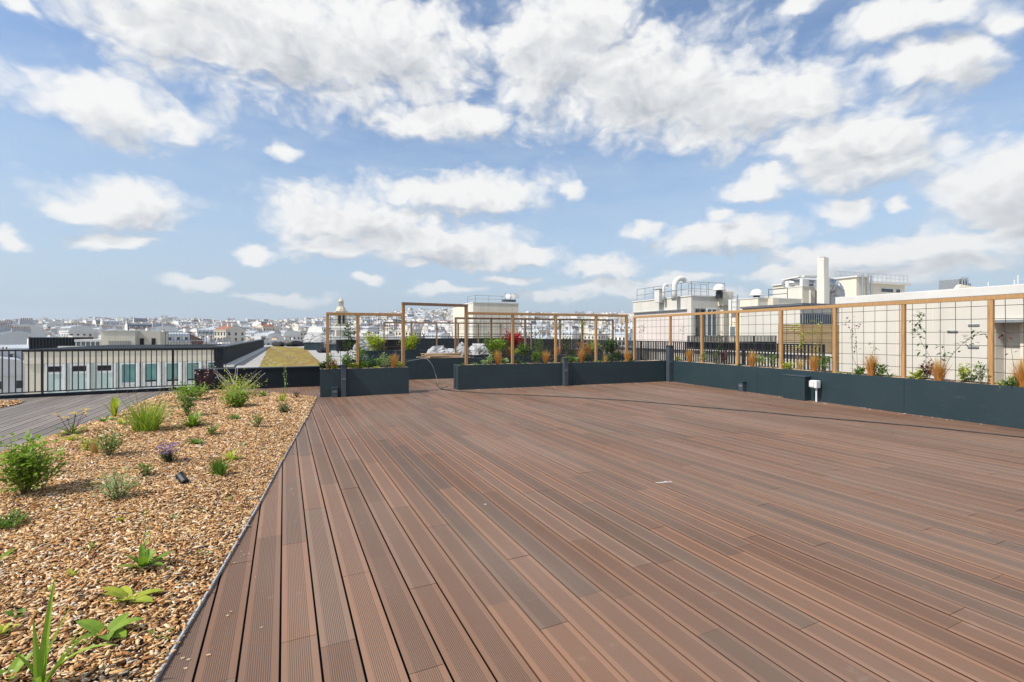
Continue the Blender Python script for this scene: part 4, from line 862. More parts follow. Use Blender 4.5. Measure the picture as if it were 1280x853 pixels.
# beige building behind
B = Bld('beige_building', 'beige building with a flat roof edge right of the bent duct', 'building', 1070.5, 60, WA)
zt = B.zx(1070.5, 346.5); yl = B.y(1040)
B.wall(0, B.x(1085), 0, 12, -28, zt, 'cream'); m = MB(); m.box(-.2, B.x(1085), -.2, 12, zt+.001, zt+.18); m.build('roof_edge', M['coping'], B.t)
for px in (1075, 1082, 1086): m = MB(); x = B.x(px); m.tube([(x,-.3,zt-4),(x,-.3,zt+.35)], .11, 8); m.build('flue', M['galva'], B.t)
B = Bld('terraced_building', 'pale building with long roof terrace and roof railing at the right skyline', 'building', 1071, 62, WA)
zt = B.zx(1071, 361.5); xf = B.x(1208)
B.wall(0, xf, 1.5, 14, -28, zt, 'cream', 'parapet'); zu = B.zx(1130, 350)
x0, x1 = B.x(1088), B.x(1180); B.wall(x0, x1, 5, 13, zt-.5, zu, 'white', 'upper_wall'); m = MB(); m.box(x0-.4, x1+.5, 4.4, 13.4, zu+.001, zu+.32); m.build('roof', M['coping'], B.t)
for a, b_ in ((1090,1094),(1112,1117),(1130,1133.5),(1149,1165),(1168,1174)):
    xa, xb = B.x(a), B.x(b_); m = MB(); m.box(xa, xb, 4.93, 4.998, zt-.1, zu-.55); w = m.build('window', M['pvc'], B.t); m = MB(); m.box(xa+.1, xb-.1, 4.90, 4.929, zt, zu-.63); m.build('pane', M['glass'], w)
roofrail(B.t, [(x0, 4.6, zu+.32), (x1, 4.6, zu+.32)], 1.1, 1.0, 'galva')
B2 = A(1196, 364, 58); t = thing('rooftop_chiller', 'grey rooftop cooling unit with pipes at the right skyline', 'cooling unit', B2, WA); m = MB(); m.box(-1.6,.3,-1,1,-1.5,1.3); m.build('casing', M['steel'], t, bevel=.03); m = MB(); m.box(.35,1.3,-.8,.8,-1.5,.9); m.build('fan_box', M['galva'], t, bevel=.03)
for i in range(3): m = MB(); m.tube([(-1.2+.5*i,-1.1,-1),(-1.2+.5*i,-1.1,1.5)], .09, 8); m.build('pipe', M['galva'], t)
p = A(1194, 365, 40); q = A(1252, 365, 40); t = thing('sloped_parapet', 'pale sloping parapet end at the right skyline', 'wall', p, 0); m = MB(); L = q.x-p.x; h = .62
n = len(m.v); m.prism([(0,0),(L,0),(L,.4),(0,.4)], -3, 0); m.face([(0,0,.001),(.5,0,h),(L,0,.02)]); m.face([(L,.4,.02),(.5,.4,h),(0,.4,.001)]); m.face([(0,0,.001),(0,.4,.001),(.5,.4,h),(.5,0,h)]); m.face([(.5,0,h),(.5,.4,h),(L,.4,.02),(L,0,.02)]); m.build('wall', M['cream'], t)
for px, py0, py1 in ((1235.5,362,352.5),(1272.5,359,344),(1268,359,350)):
    p = A(px, py0, 30); h = (py0-py1)/F*30; m = MB(); m.tube([(0,0,-.6),(0,0,h)], .035, 6); tag(m.build('roof_mast', M['coping'], None, p), f'thin pale mast on the white roof, {"leftmost" if px < 1240 else "tallest" if px > 1270 else "between the other two"} of three', 'mast')

# ---------------------------------------------------------------- back building in the middle
B = Bld('back_building', 'cream block with a roof railing behind the farthest trellis', 'building', 591.5, 60, WA)
zt = B.zx(591.5, 379); xf = B.x(648)
B.wall(0, xf, 0, B.y(566), -28, zt, 'cream'); m = MB(); m.box(-.02, -.001, .02, B.y(583.5), -28, zt-.02); m.build('render_face', M['white'], B.t)
m = MB(); m.box(-.06, xf+.06, -.06, B.y(566), zt+.001, zt+.14); m.build('coping', M['coping'], B.t)
roofrail(B.t, [(-.0, 2.5, zt+.14), (.4, .4, zt+.14), (xf-.3, .4, zt+.14)], .85, 1.6, 'steel', 'roof_railing', .03)
p = A(641, 379, 60); t = thing('antenna_group', 'cluster of dishes and antenna boxes on the cream block', 'antenna', p, WA); m = MB(); m.box(-1.4,.3,-.3,.3,.14,.4); m.build('base', M['slate'], t)
for i, x in enumerate((-.8,-.2,.35)):
    m = MB(); m.lathe([(.02,.0),(.2,.04),(.34,.14)], 14); o = m.build('dish', M['coping' if i != 1 else 'brickish'] if 'brickish' in M else M['coping'], t, (x,-.35,.75)); o.rotation_euler = (radians(70), 0, radians(20*i-20))
for x in (-1.0, -.3, .3): m = MB(); m.tube([(x,0,.401),(x,0,1.2)], .04, 6); m.build('mast', M['steel'], t)

# ---------------------------------------------------------------- left wing with teal windows
LP = frame(278, 29.2); LA = WA + radians(2)
B = Bld('office_wing', 'low cream wing with a row of white framed windows behind the left railing', 'building', 278, 29.2, LA)
xl_ = B.x(31); zt = B.zx(278, 434.8); zb = -28; zband = zt - .78
m = MB(); m.prism([(xl_,.001),(0,.001),(-1.3,12),(xl_,12)], zb, zt-.12); m.build('wall', M['cream'], B.t); m = MB(); m.prism([(xl_-.08,-.1),(.04,-.1),(-1.26,12),(xl_-.08,12)], zt-.119, zt); m.build('coping', M['darkwall'], B.t)
m = MB(); m.box(xl_, 0, -.06, 0, zband, zt-.12); m.build('fascia', M['cream'], B.t)
edges_ = [56, 87, 118, 149, 178, 205, 231.5, 257, 281]
for i in range(8):
    a, b_ = edges_[i], edges_[i+1]; xa, xb = B.x(a+1.2), min(0, B.x(b_-6)); z0 = zband - 2.0; z1 = zband - .02
    m = MB(); fw = .09
    m.box(xa, xa+fw, -.07, 0, z0, z1); m.box(xb-fw, xb, -.07, 0, z0, z1); m.box(xa+fw, xb-fw, -.07, 0, z1-fw, z1); m.box(xa+fw, xb-fw, -.07, 0, z0, z0+fw)
    zs = z1-.55 if i < 3 else z0 + .78; m.box(xa+fw, xb-fw, -.065, 0, zs, zs+.07); w = m.build('window', M['pvc'], B.t)
    m = MB(); m.box(xa+fw, xb-fw, -.03, -.001, zs+.07, z1-fw); m.build('pane' if i > 2 else 'panel', M['teal' if i > 2 else 'pvc'], w)
    m = MB(); m.box(xa+fw, xb-fw, -.03, -.001, z0+fw, zs); m.build('panel', M['mint'] if i < 3 else M['pvc'], w)
    if i < 3: m = MB(); m.box(xa+fw+.02, xb-fw-.05, -.05, -.031, z1-.42, z1-.14); m.build('vent_slot', M['black'], w)
    elif i > 3: m = MB(); m.box(xa+fw+.02, xb-fw-.02, -.05, -.031, zs+.08, zs+.16); m.build('window_catch', M['black'], w)
    m = MB(); m.box(xb+.02, xb+.10, -.16, 0, zb, z1); m.build('fin', M['pvc'], B.t); m = MB(); m.box(xb+.12, B.x(b_)+.02 if i < 7 else 0.0, -.02, 0, zb, z1); m.build('mullion_panel', M['pvc' if i > 2 else 'mint'], B.t)
railing('thin black railing around the roof of the left wing', Vector((*wpt(LP, LA, xl_*.46, 6)[:2], 0)), Vector((*wpt(LP, LA, -.4, 6)[:2], 0)), .98, .16, zb=zt, bar=.012)
# things on that roof
P0 = A(126.5, 436, 40); t = thing('rooftop_penthouse', 'cream rooftop penthouse standing on the left wing', 'penthouse', (P0.x, P0.y, 0), LA); ww = reach(P0, Vector((cos(LA), sin(LA), 0)), 169); zt2 = H + (YH-414)/F*40
m = MB(); m.box(0, ww, 0, 4, 0, zt2); m.build('wall', M['cream'], t); m = MB(); m.box(-.05, ww+.05, -.05, 4.05, zt2+.001, zt2+.07); m.build('coping', M['coping'], t)
m = MB(); m.box(ww+.001, ww+1.6, .8, 3.6, 0, zt2-.02); m.build('side_wall', M['cream'], t)
for k in (.12, .95): m = MB(); m.box(ww+k, ww+k+.3, .78, .799, .1, zt2-.62); m.build('door', M['black'], t)
m = MB()
for i in range(14): m.box(.5+i*.11, .5+i*.11+.05, -.03, -.001, .1, .85)
m.build('vent_grille', M['roofgrey'], t)
P0 = A(36, 438, 42); t = thing('screened_plant', 'long dark ribbed plant screen on the roof of the left wing', 'screen', (P0.x, P0.y, 0), LA); ww = reach(P0, Vector((cos(LA), sin(LA), 0)), 100); z1 = H + (YH-422.6)/F*42
m = MB(); m.box(0, ww, 0, 3, 0, z1); m.build('screen', M['darkwall'], t); m = MB()
for i in range(int(ww/.22)): m.box(i*.22+.05, i*.22+.12, -.05, -.001, 0, z1)
m.build('ribs', M['blackmetal'], t)
m = MB(); m.box(-.03, ww+.03, -.06, 3.03, z1+.001, z1+.05); m.build('cap', M['anthracite2'], t)
P0 = A(72, 436.5, 38); t = thing('skylight', 'white long skylight before the dark plant screen', 'skylight', (P0.x, P0.y, .3), LA); m = MB(); m.box(0, 1.5, 0, .8, 0, .14); m.build('frame', M['coping'], t, bevel=.01); m = MB(); m.box(.06, 1.44, .06, .74, .141, .17); m.build('pane', M['glass2'], t)
P0 = A(95, 437, 41); t = thing('glass_pavilion', 'low glazed pavilion between the dark screen and the penthouse', 'pavilion', (P0.x, P0.y, 0), LA); ww = reach(P0, Vector((cos(LA), sin(LA), 0)), 125); z1 = H + (YH-424.5)/F*41
m = MB(); m.box(0, ww, .05, 2.5, 0, z1-.2); m.build('glazing', M['glass2'], t); m = MB(); m.box(-.1, ww+.1, -.05, 2.6, z1-.199, z1); m.build('roof', M['coping'], t)
m = MB()
for i in range(6): m.box(i*ww/5-.03, i*ww/5+.03, .0, .049, 0, z1-.2)
m.build('mullion', M['pvc'], t)
# dark parapet running back beside the sedum
a = Vector((*frame(279.5, 29.0)[:2], 0)); e = G(330, 434, -.5); d = e - a; d.z = 0; L = d.length; t = thing('parapet_wall', 'long dark clad parapet running back along the sedum roof', 'wall', a, atan2(d.y, d.x))
m = MB(); m.box(0, L, 0, .5, -28, .62); m.build('cladding', M['darkwall'], t); m = MB(); m.box(-.05, L+.05, -.06, .56, .621, .68); m.build('coping', M['anthracite2'], t)
m = MB(); m.box(0, L, -.55, -.001, -.6, -.46); m.build('ledge', M['coping'], t)
# ---------------------------------------------------------------- terrain and city
SKY = [(-300,404),(0,405),(100,402.5),(200,402),(250,402),(300,405.5),(380,402),(420,399),(460,397),(500,391),(560,388),(620,391),(660,393),(700,394),(750,394),(800,394),(1000,398),(1500,400)]
def skyl(px):
    for (a, ya), (b_, yb) in zip(SKY[:-1], SKY[1:]):
        if px <= b_: return ya + (yb-ya)*max(0, (px-a))/(b_-a)
    return 400
def ground(x, y):
    d = hypot(x, y); az = atan2(x, max(y, 1)); px = 640 + F*math.tan(max(-1.15, min(1.15, az)))
    top = H + (YH-skyl(px))/F * 1500 * cos(az) - 24; t = max(0, min(1, (d-170)/(1500-170))); return -28 + (top+28) * (t**1.15)
m = MB(); NR, NA = 30, 70
rad = [0] + [40 * 1.165**i for i in range(NR)]
gv = {}
for i, r_ in enumerate(rad):
    for j in range(NA): a = 2*pi*j/NA; x, y = r_*sin(a), r_*cos(a); gv[i,j] = (x, y, ground(x, y) if y > 0 else -28 + max(0, r_-170)*.012)
for i in range(len(rad)-1):
    for j in range(NA):
        j2 = (j+1) % NA; m.face([gv[i,j], gv[i,j2], gv[i+1,j2], gv[i+1,j]][::-1] if i else [gv[i,j], gv[i+1,j2], gv[i+1,j]][::-1])
M['street'] = pm('street', (.16,.16,.16), (.24,.23,.21), .02, .95)
tag(m.build('ground', M['street']), kind='structure')

# city houses: one mesh per variant, walls + windows + roof + chimneys
def house(w, d, h, kind, wall, seed, detail=1):
    r = random.Random(seed); m = MB()                 # mats: 0 wall 1 window 2 roof 3 chimney wall 4 pot 5 trim
    m.box(-w/2, w/2, -d/2, d/2, -12, h, 0, False)
    fl = 2.9; nf = int((h-.6)/fl); bays = max(2, int(w/2.5)); bd = max(2, int(d/2.7)); o = .05
    for s in (-1, 1):
        for k in range(nf):
            z = h - .9 - fl*k - 1.75
            for i in range(bays):
                x = -w/2 + w*(i+.5)/bays; ww = .62
                m.face([(x-ww,s*(d/2+o),z),(x+ww,s*(d/2+o),z),(x+ww,s*(d/2+o),z+1.75),(x-ww,s*(d/2+o),z+1.75)][::(1 if s < 0 else -1)], 1)
            if True:
                for i in range(bd):
                    y = -d/2 + d*(i+.5)/bd; ww = .55
                    m.face([(s*(w/2+o),y-ww,z),(s*(w/2+o),y+ww,z),(s*(w/2+o),y+ww,z+1.6),(s*(w/2+o),y-ww,z+1.6)][::(1 if s > 0 else -1)], 1)
    m.box(-w/2-.3, w/2+.3, -d/2-.3, d/2+.3, h+.01, h+.35, 5)
    z0 = h + .36
    if kind == 'mansard':
        rh = r.uniform(2.6, 3.6); i_ = 1.1
        a = [(-w/2,-d/2,z0),(w/2,-d/2,z0),(w/2,d/2,z0),(-w/2,d/2,z0)]; b_ = [(-w/2,-d/2+i_,z0+rh),(w/2,-d/2+i_,z0+rh),(w/2,d/2-i_,z0+rh),(-w/2,d/2-i_,z0+rh)]
        m.face([a[0],a[1],b_[1],b_[0]],2); m.face([a[2],a[3],b_[3],b_[2]],2); m.face([a[1],a[2],b_[2],b_[1]],0); m.face([a[3],a[0],b_[0],b_[3]],0)
        rz_ = z0+rh+.9; m.face([b_[0],b_[1],(w/2,0,rz_),(-w/2,0,rz_)],2); m.face([b_[2],b_[3],(-w/2,0,rz_),(w/2,0,rz_)],2); m.face([b_[1],b_[2],(w/2,0,rz_)],0); m.face([b_[3],b_[0],(-w/2,0,rz_)],0)
        for s in (-1,1):
            for i in range(bays):
                x = -w/2 + w*(i+.5)/bays; y = s*(d/2-.25); m.box(x-.6, x+.6, min(y, y-s*1.0), max(y, y-s*1.0), z0+.4, z0+2.3, 5, False); yy = y + s*.03
                m.face([(x-.4,yy,z0+.6),(x+.4,yy,z0+.6),(x+.4,yy,z0+2.0),(x-.4,yy,z0+2.0)][::(1 if s < 0 else -1)], 1)
        top = z0 + rh
    elif kind == 'gable':
        rh = r.uniform(2.2, 3.4)
        m.face([(-w/2-.2,-d/2-.3,z0),(w/2+.2,-d/2-.3,z0),(w/2+.2,0,z0+rh),(-w/2-.2,0,z0+rh)],2); m.face([(w/2+.2,d/2+.3,z0),(-w/2-.2,d/2+.3,z0),(-w/2-.2,0,z0+rh),(w/2+.2,0,z0+rh)],2)
        m.face([(w/2,-d/2,z0),(w/2,d/2,z0),(w/2,0,z0+rh-.1)],0); m.face([(-w/2,d/2,z0),(-w/2,-d/2,z0),(-w/2,0,z0+rh-.1)],0); top = z0 + rh*.6
    else:
        m.box(-w/2+.5, w/2-.5, -d/2+.5, d/2-.5, z0+.001, z0+.3, 2); a = r.uniform(.2,.5)*w
        m.box(-a/2, a/2, -d*.3, d*.3, z0+.301, z0+r.uniform(2,3.2), 0, False)
        m.face([(-a*.3,-d*.3-.05,z0+.9),(a*.3,-d*.3-.05,z0+.9),(a*.3,-d*.3-.05,z0+1.9),(-a*.3,-d*.3-.05,z0+1.9)],1)
        for q in range(4): x, y = r.uniform(-.4,.4)*w, r.uniform(-.4,.4)*d; m.box(x-.5, x+.5, y-.5, y+.5, z0+.301, z0+r.uniform(.8,2), 3, False)
        top = z0
    for q in range(r.choice((2,3,3))):
        x = (-w/2+.4, w/2-.4, r.uniform(-.2,.2)*w)[q]; y = r.uniform(-.2,.1)*d; L = r.uniform(1.2, 2.6); zc = top + r.uniform(1.4, 2.6); m.box(x-.35, x+.35, y-L, y+L, z0+.5, zc, 3, False)
        for i in range(int(L*2/.55)): yy = y-L+.3+.55*i; m.box(x-.13, x+.13, yy-.13, yy+.13, zc+.001, zc+.6, 4, False)
    return m
def mats_of(wall, roof): return [M['cit'][wall], M['citywin'], M[roof], M['cit'][(wall+1) % 4], M['pot'], M['cit'][1 if wall else 0]]
M['citywin'] = glassmat('city_window', (.035,.042,.05), .15)
kinds = [('mansard',0,'zinc'),('mansard',1,'zinc'),('mansard',3,'slate'),('mansard',1,'slate'),('flat',1,'flat'),('flat',0,'flat'),('flat',2,'flat'),('gable',0,'tile'),('gable',1,'zinc'),('mansard',2,'zinc'),('gable',4,'tile'),('flat',4,'flat')]
wn = {0:'cream',1:'white',2:'grey',3:'beige',4:'red brick'}; rn = {'zinc':'grey zinc','slate':'dark slate','tile':'red tile','flat':'flat'}
wts = [4,5,2,2.2,7,6,4,.6,3,.4,.3,.4]
meshes = []
for i, (k, w_, rf) in enumerate(kinds):
    row = []
    for v_ in range(2):
        w, d, h = random.uniform(10,17), random.uniform(10,13), random.uniform(17,24); row.append(house(w, d, h, k, w_, i*7+v_))
    meshes.append([(mb, mb.mesh('city_house', mats_of(w_, rf))) for mb in row])
def zone(px, d):
    if px < 32: return 'at the left border of the photo'
    if px < 125: return 'above the dark plant screen on the left'
    if px < 280: return 'over the cream penthouse and left wing'
    if px < 335: return 'above the end of the long dark parapet'
    if px < 405: return 'beyond the end of the sedum roof'
    if px < 450: return 'around the stone church tower'
    if px < 570: return 'seen through the portal and short trellis'
    if px < 660: return 'around the cream block behind the farthest trellis'
    if px < 800: return 'seen through the right half of the back trellis'
    return 'hidden towards the right'
spots = []; cell_u, cell_v = 17.5, 15.0; ga = radians(12)
for iu in range(-110, 110):
    for iv in range(4, 112):
        if iv % 4 == 3 or iu % 7 == 3: continue           # streets
        u_, v_ = iu*cell_u + R(-1.5,1.5), iv*cell_v + R(-1.5,1.5); x = u_*cos(ga) - v_*sin(ga); y = u_*sin(ga) + v_*cos(ga)
        if y < 60: continue
        d = hypot(x, y); px = 640 + F*x/y
        if d < 125 or d > 1560 or px < -140 or px > 900: continue
        if px > 330 and d < 320 or px > 34 and d < 235: continue
        if abs(px-426) < 26 and d < 330: continue
        if random.random() < .05: continue
        spots.append((d, x, y, px))
spots.sort()
pool = [i for i, w in enumerate(wts) for _ in range(int(w*10))]
near = [s for s in spots if -20 < s[3] < 800][:300]; nearset = set(near)
for d, x, y, px in near:
    k = random.choice(pool); mb, me = random.choice(meshes[k]); o = bpy.data.objects.new('city_house', me); C.objects.link(o); s = R(.92,1.12)
    o.location = (x, y, ground(x, y) + R(-3,3.5)); o.rotation_euler = (0, 0, -.6 + random.choice((0, pi/2, pi)) + R(-.2,.2)); o.scale = (s, s, R(.9,1.1))
    kk, w_, rf = kinds[k]; lab = f'{wn[w_]} house with {rn[rf]} roof {zone(px, d)}'; tag(o, lab, 'house', lab + 's')
# everything farther: one mass
Vs, Fs, Ms = [], [], []; allm = []; midx = {}
for row_i, (k, w_, rf) in enumerate(kinds):
    for mt in mats_of(w_, rf):
        if mt.name not in midx: midx[mt.name] = len(allm); allm.append(mt)
fv = []; ff = []; fm = []; nv = 0; cache = {}
for d, x, y, px in spots:
    if (d, x, y, px) in nearset: continue
    k = random.choice(pool); vi = random.randrange(2); mb, me = meshes[k][vi]
    if (k, vi) not in cache: cache[k, vi] = (np.array(mb.v), mb.f, [midx[mats_of(kinds[k][1], kinds[k][2])[i].name] for i in mb.m])
    va, fa, ma_ = cache[k, vi]; a = -.6 + random.choice((0, pi/2)) + R(-.25,.25); s = R(.8,1.2); sz = R(.85,1.15); g = ground(x, y) + R(-5,6)
    q = np.empty_like(va); q[:,0] = (va[:,0]*cos(a) - va[:,1]*sin(a))*s + x; q[:,1] = (va[:,0]*sin(a) + va[:,1]*cos(a))*s + y; q[:,2] = va[:,2]*sz + g
    fv.append(q); ff += [tuple(i + nv for i in f_) for f_ in fa]; fm += ma_; nv += len(va)
me = bpy.data.meshes.new('distant_city'); me.from_pydata(np.concatenate(fv).tolist(), [], ff)
for mt in allm: me.materials.append(mt)
me.polygons.foreach_set('material_index', fm); o = bpy.data.objects.new('distant_city', me); C.objects.link(o); tag(o, 'distant mass of pale city houses climbing the hills', 'city', kind='stuff')

# church tower
p = frame(426.2, 255); zt = lambda py: H + (YH-py)/F*255
t = thing('church_tower', 'tall pale stone church tower with belfry and lantern above the city', 'church tower', (p.x, p.y, 0), radians(28)); w = 2.75
def octo(r, z): return [(r*cos(pi/8+pi/4*i), r*sin(pi/8+pi/4*i), z) for i in range(8)]
def slab(m, r0, z0, r1, z1): m.tube_rings([octo(r0, z0), octo(r1, z1)])
m = MB(); m.box(-w, w, -w, w, -28, zt(407)); m.build('shaft', M['stone'], t)
m = MB(); m.box(-w-.4, w+.4, -w-.4, w+.4, zt(407)+.01, zt(407)+.7); m.build('lower_cornice', M['stone'], t)
m = MB(); z0, z1 = zt(407)+.71, zt(391.5); k = w-.15
for sx in (-1,1):
    for sy in (-1,1): m.box(sx*k-.75*(sx>0)-0*(sx<0), sx*k+.75*(sx<0), sy*k-.75*(sy>0), sy*k+.75*(sy<0), z0, z1)
for s in (-1,1): m.box(-.35,.35, s*k-.5*(s>0), s*k+.5*(s<0), z0, z1); m.box(s*k-.5*(s>0), s*k+.5*(s<0), -.35,.35, z0, z1)
m.build('belfry', M['stone'], t); m = MB(); m.box(-1.5,1.5,-1.5,1.5,z0,z1-.01); m.build('bell_chamber', M['black'], t)
m = MB(); m.box(-w-.3, w+.3, -w-.3, w+.3, z1+.01, z1+.9); m.build('upper_cornice', M['stone'], t)
m = MB(); za = z1+.91; slab(m, 2.7, za, 2.5, za+1.0); slab(m, 2.5, za+1.01, 1.7, zt(383.5)); m.build('octagon', M['stone'], t)
m = MB(); zl = zt(383.5)+.01
for i in range(8): a = pi/8+pi/4*i; m.box(1.15*cos(a)-.16, 1.15*cos(a)+.16, 1.15*sin(a)-.16, 1.15*sin(a)+.16, zl, zl+2.6)
m.build('lantern', M['stone'], t); m = MB(); slab(m, 1.5, zl+2.61, 1.45, zl+2.9); slab(m, 1.3, zl+2.91, .75, zl+4.0); slab(m, .5, zl+4.01, .05, zt(371.5)); m.build('dome', M['stone'], t)
# a few street and hilltop trees
def tree(label, loc, h, w, seed, mat='g_dark', group=None):
    r = random.Random(seed); t = thing('tree', label, 'tree', loc, 0, group); m = MB(); m.tube([(0,0,-1),(.1,0,h*.35),(0,.1,h*.7)], [.035*h,.025*h,.01*h], 7)
    for i in range(7): a = r.uniform(0,6.28); m.tube([(0,0,h*r.uniform(.3,.5)),(cos(a)*w*.35, sin(a)*w*.35, h*r.uniform(.55,.9))], [.012*h,.004*h], 5)
    m.build('trunk', M['trunk'], t); m = MB(); cl = [(r.gauss(0,.22)*w, r.gauss(0,.22)*w, h*r.uniform(.45,.95)) for _ in range(16)]
    for i in range(700):
        c = r.choice(cl); q = (c[0]+r.gauss(0,.1)*w, c[1]+r.gauss(0,.1)*w, c[2]+r.gauss(0,.07)*h); leaf(m, q, r.uniform(0,6.28), r.uniform(-.5,.8), .06*h, .045*h, .4, 2)
    m.build('crown', M[mat], t)
for i, (px, d, h, w, lab) in enumerate(((18,140,11,9,'green street tree seen low between the bars at the left border'),(28,150,9,8,'second low street tree beside the left wing'),(12,165,9,8,'third low street tree in the street at the left border'),(464,420,15,16,'green hillside tree right of the church tower'),(455,700,24,26,'distant tree crown over the short trellis'),(343,900,22,40,'dark tree crown on the skyline above the sedum roof'),(536,900,26,26,'dark tree on the skyline seen through the portal'),(552,880,22,30,'rounded tree on the skyline seen through the portal'),(666,900,18,30,'tree on the skyline right of the cream block'),(708,860,20,28,'dark tree crown on the skyline over the back trellis'),(315,980,20,36,'tree crown on the skyline above the dark parapet'))):
    y = d; x = (px-640)/F*d; tree(lab, (x, y, ground(x, y) + (0 if d < 200 else 10)), h, w, i, 'g_mid' if d < 500 else 'g_dark')

# ---------------------------------------------------------------- sky, sun, camera
SE, SAZ = radians(50), atan2(-.85, -.53)            # sun high on the left, slightly behind the camera
w = bpy.data.worlds.new('World'); sc.world = w; w.use_nodes = True; nt = w.node_tree; nt.nodes.clear()
out = nt.nodes.new('ShaderNodeOutputWorld'); bg = nt.nodes.new('ShaderNodeBackground'); lk(nt, bg.outputs[0], out.inputs[0]); STR = .12; bg.inputs['Strength'].default_value = STR
sky = nt.nodes.new('ShaderNodeTexSky'); sky.sky_type = 'NISHITA'; sky.sun_disc = False; sky.sun_elevation = SE; sky.sun_rotation = SAZ; sky.air_density = 1.0; sky.dust_density = .6; sky.ozone_density = 2.0; sky.altitude = 100
gen = nt.nodes.new('ShaderNodeTexCoord').outputs['Generated']; sp = nt.nodes.new('ShaderNodeSeparateXYZ'); lk(nt, gen, sp.inputs[0])
azn = mth(nt, 'ARCTAN2', sp.outputs[0], sp.outputs[1]); eln = mth(nt, 'ARCSINE', sp.outputs[2])
cb = nt.nodes.new('ShaderNodeCombineXYZ'); lk(nt, azn, cb.inputs[0]); lk(nt, eln, cb.inputs[1]); Pn = cb.outputs[0]
def vm(op, a, b_):
    n = nt.nodes.new('ShaderNodeVectorMath'); n.operation = op
    for s, v in zip(n.inputs, (a, b_)):
        if isinstance(v, bpy.types.NodeSocket): lk(nt, v, s)
        else: s.default_value = v
    return n
def nz(vec, scale, det, rough=.55, sy=1.7):
    mp = nt.nodes.new('ShaderNodeMapping'); mp.inputs['Scale'].default_value = (1, sy, 1); lk(nt, vec, mp.inputs[0]); return noise(nt, mp.outputs[0], scale, det, rough)
wv = vm('SCALE', vm('SUBTRACT', nz(Pn, 7, 4).outputs['Color'], (.5,.5,.5)).outputs[0], (0,0,0)); wv.inputs['Scale'].default_value = .085
P2 = vm('ADD', Pn, wv.outputs[0]).outputs[0]; P3 = vm('ADD', P2, (-.016, .034, 0)).outputs[0]
CL = [(330,48,290,92),(470,60,170,80),(150,135,125,46),(690,74,100,92),(800,105,155,78),(930,134,150,54),(735,30,75,52),(1065,172,125,42),(1085,205,105,34),(1240,228,95,60),(1260,265,70,28),(1120,20,70,36),(1130,80,52,30),(1205,75,62,46),(1190,10,60,30),
      (150,252,105,36),(85,258,40,18),(575,240,125,27),(450,268,120,40),(540,305,140,28),(420,305,70,22),(640,318,70,18),(910,298,100,26),(900,272,20,13),(315,315,34,12),(356,187,24,14),(800,283,28,11),(755,332,56,17),(950,230,56,21),(1050,258,50,15),(600,334,34,9),(460,352,20,7),(1200,302,130,28),(1060,320,120,24),(1275,285,70,30),(15,295,26,12),(1000,8,28,14),(700,372,50,8),(830,352,60,9),(1100,345,120,18),(10,5,40,20),(560,150,110,26),(150,300,60,12),(1270,20,40,30),(250,352,40,8),(520,331,18,8),(760,362,70,12),(1010,348,80,14),(1180,330,90,18),(880,372,70,9),(640,350,40,8),(145,290,22,9),(1125,255,20,9),(715,240,22,12),(515,330,14,9),(560,365,50,7),(350,370,60,6)]
def field(Pv):
    acc = None
    for px, py, rx, ry in CL:
        x = (px-640)/F; z = (YH-py)/F; az = atan(x); el = atan(z/hypot(1, x)); sx = rx/F/(1+x*x); sy = ry/F/hypot(1, x)/(1+z*z)
        n = vm('MULTIPLY', vm('SUBTRACT', Pv, (az, el, 0)).outputs[0], (1/sx, 1/sy, 0)); l = nt.nodes.new('ShaderNodeVectorMath'); l.operation = 'LENGTH'; lk(nt, n.outputs[0], l.inputs[0])
        acc = l.outputs['Value'] if acc is None else mth(nt, 'SMOOTH_MIN', acc, l.outputs['Value'], .14)
    return mth(nt, 'SUBTRACT', 1.0, acc)
# clouds all round, where the photograph does not look
def puff(Pv, s):
    mp = nt.nodes.new('ShaderNodeMapping'); mp.inputs['Scale'].default_value = (1, 1.35, 1); lk(nt, Pv, mp.inputs[0])
    v = nt.nodes.new('ShaderNodeTexVoronoi'); v.feature = 'F1'; v.inputs['Scale'].default_value = s; lk(nt, mp.outputs[0], v.inputs['Vector']); return v.outputs['Distance']
def dens(Pv, det):
    f = field(Pv); far = mth(nt, 'MULTIPLY', mapr(nt, mth(nt, 'ABSOLUTE', azn), .82, 1.0), mapr(nt, nz(Pv, 2.4, 3).outputs[0], .46, .62, .8, 2.2))
    far2 = mth(nt, 'MULTIPLY', mapr(nt, eln, .60, .75), mapr(nt, nz(Pv, 2.1, 3).outputs[0], .48, .64, .8, 2.2))
    f = mth(nt, 'MAXIMUM', mth(nt, 'MAXIMUM', f, -1.4), mth(nt, 'SUBTRACT', mth(nt, 'MAXIMUM', far, far2), 1.4))
    v1 = puff(Pv, 20); v2 = puff(Pv, 46); a = nz(Pv, 10, det, .52); b2 = nz(Pv, 34, max(2, det-3), .6)
    f = mth(nt, 'ADD', mth(nt, 'MULTIPLY_ADD', v1, -.36, .17), mth(nt, 'MULTIPLY_ADD', v2, -.28, mth(nt, 'ADD', f, .27)))
    return mth(nt, 'ADD', mth(nt, 'ADD', mth(nt, 'MULTIPLY', f, .85), mth(nt, 'MULTIPLY', mth(nt, 'SUBTRACT', a.outputs[0], .5), 1.15)), mth(nt, 'MULTIPLY', mth(nt, 'SUBTRACT', b2.outputs[0], .5), .40))
D1 = dens(P2, 8); D2 = dens(P3, 5)
al = nt.nodes.new('ShaderNodeMapRange'); al.interpolation_type = 'SMOOTHSTEP'; lk(nt, D1, al.inputs[0]); al.inputs[1].default_value = -.14; al.inputs[2].default_value = .52
lit = mth(nt, 'MULTIPLY_ADD', mth(nt, 'SUBTRACT', D1, D2), 1.05, .86)
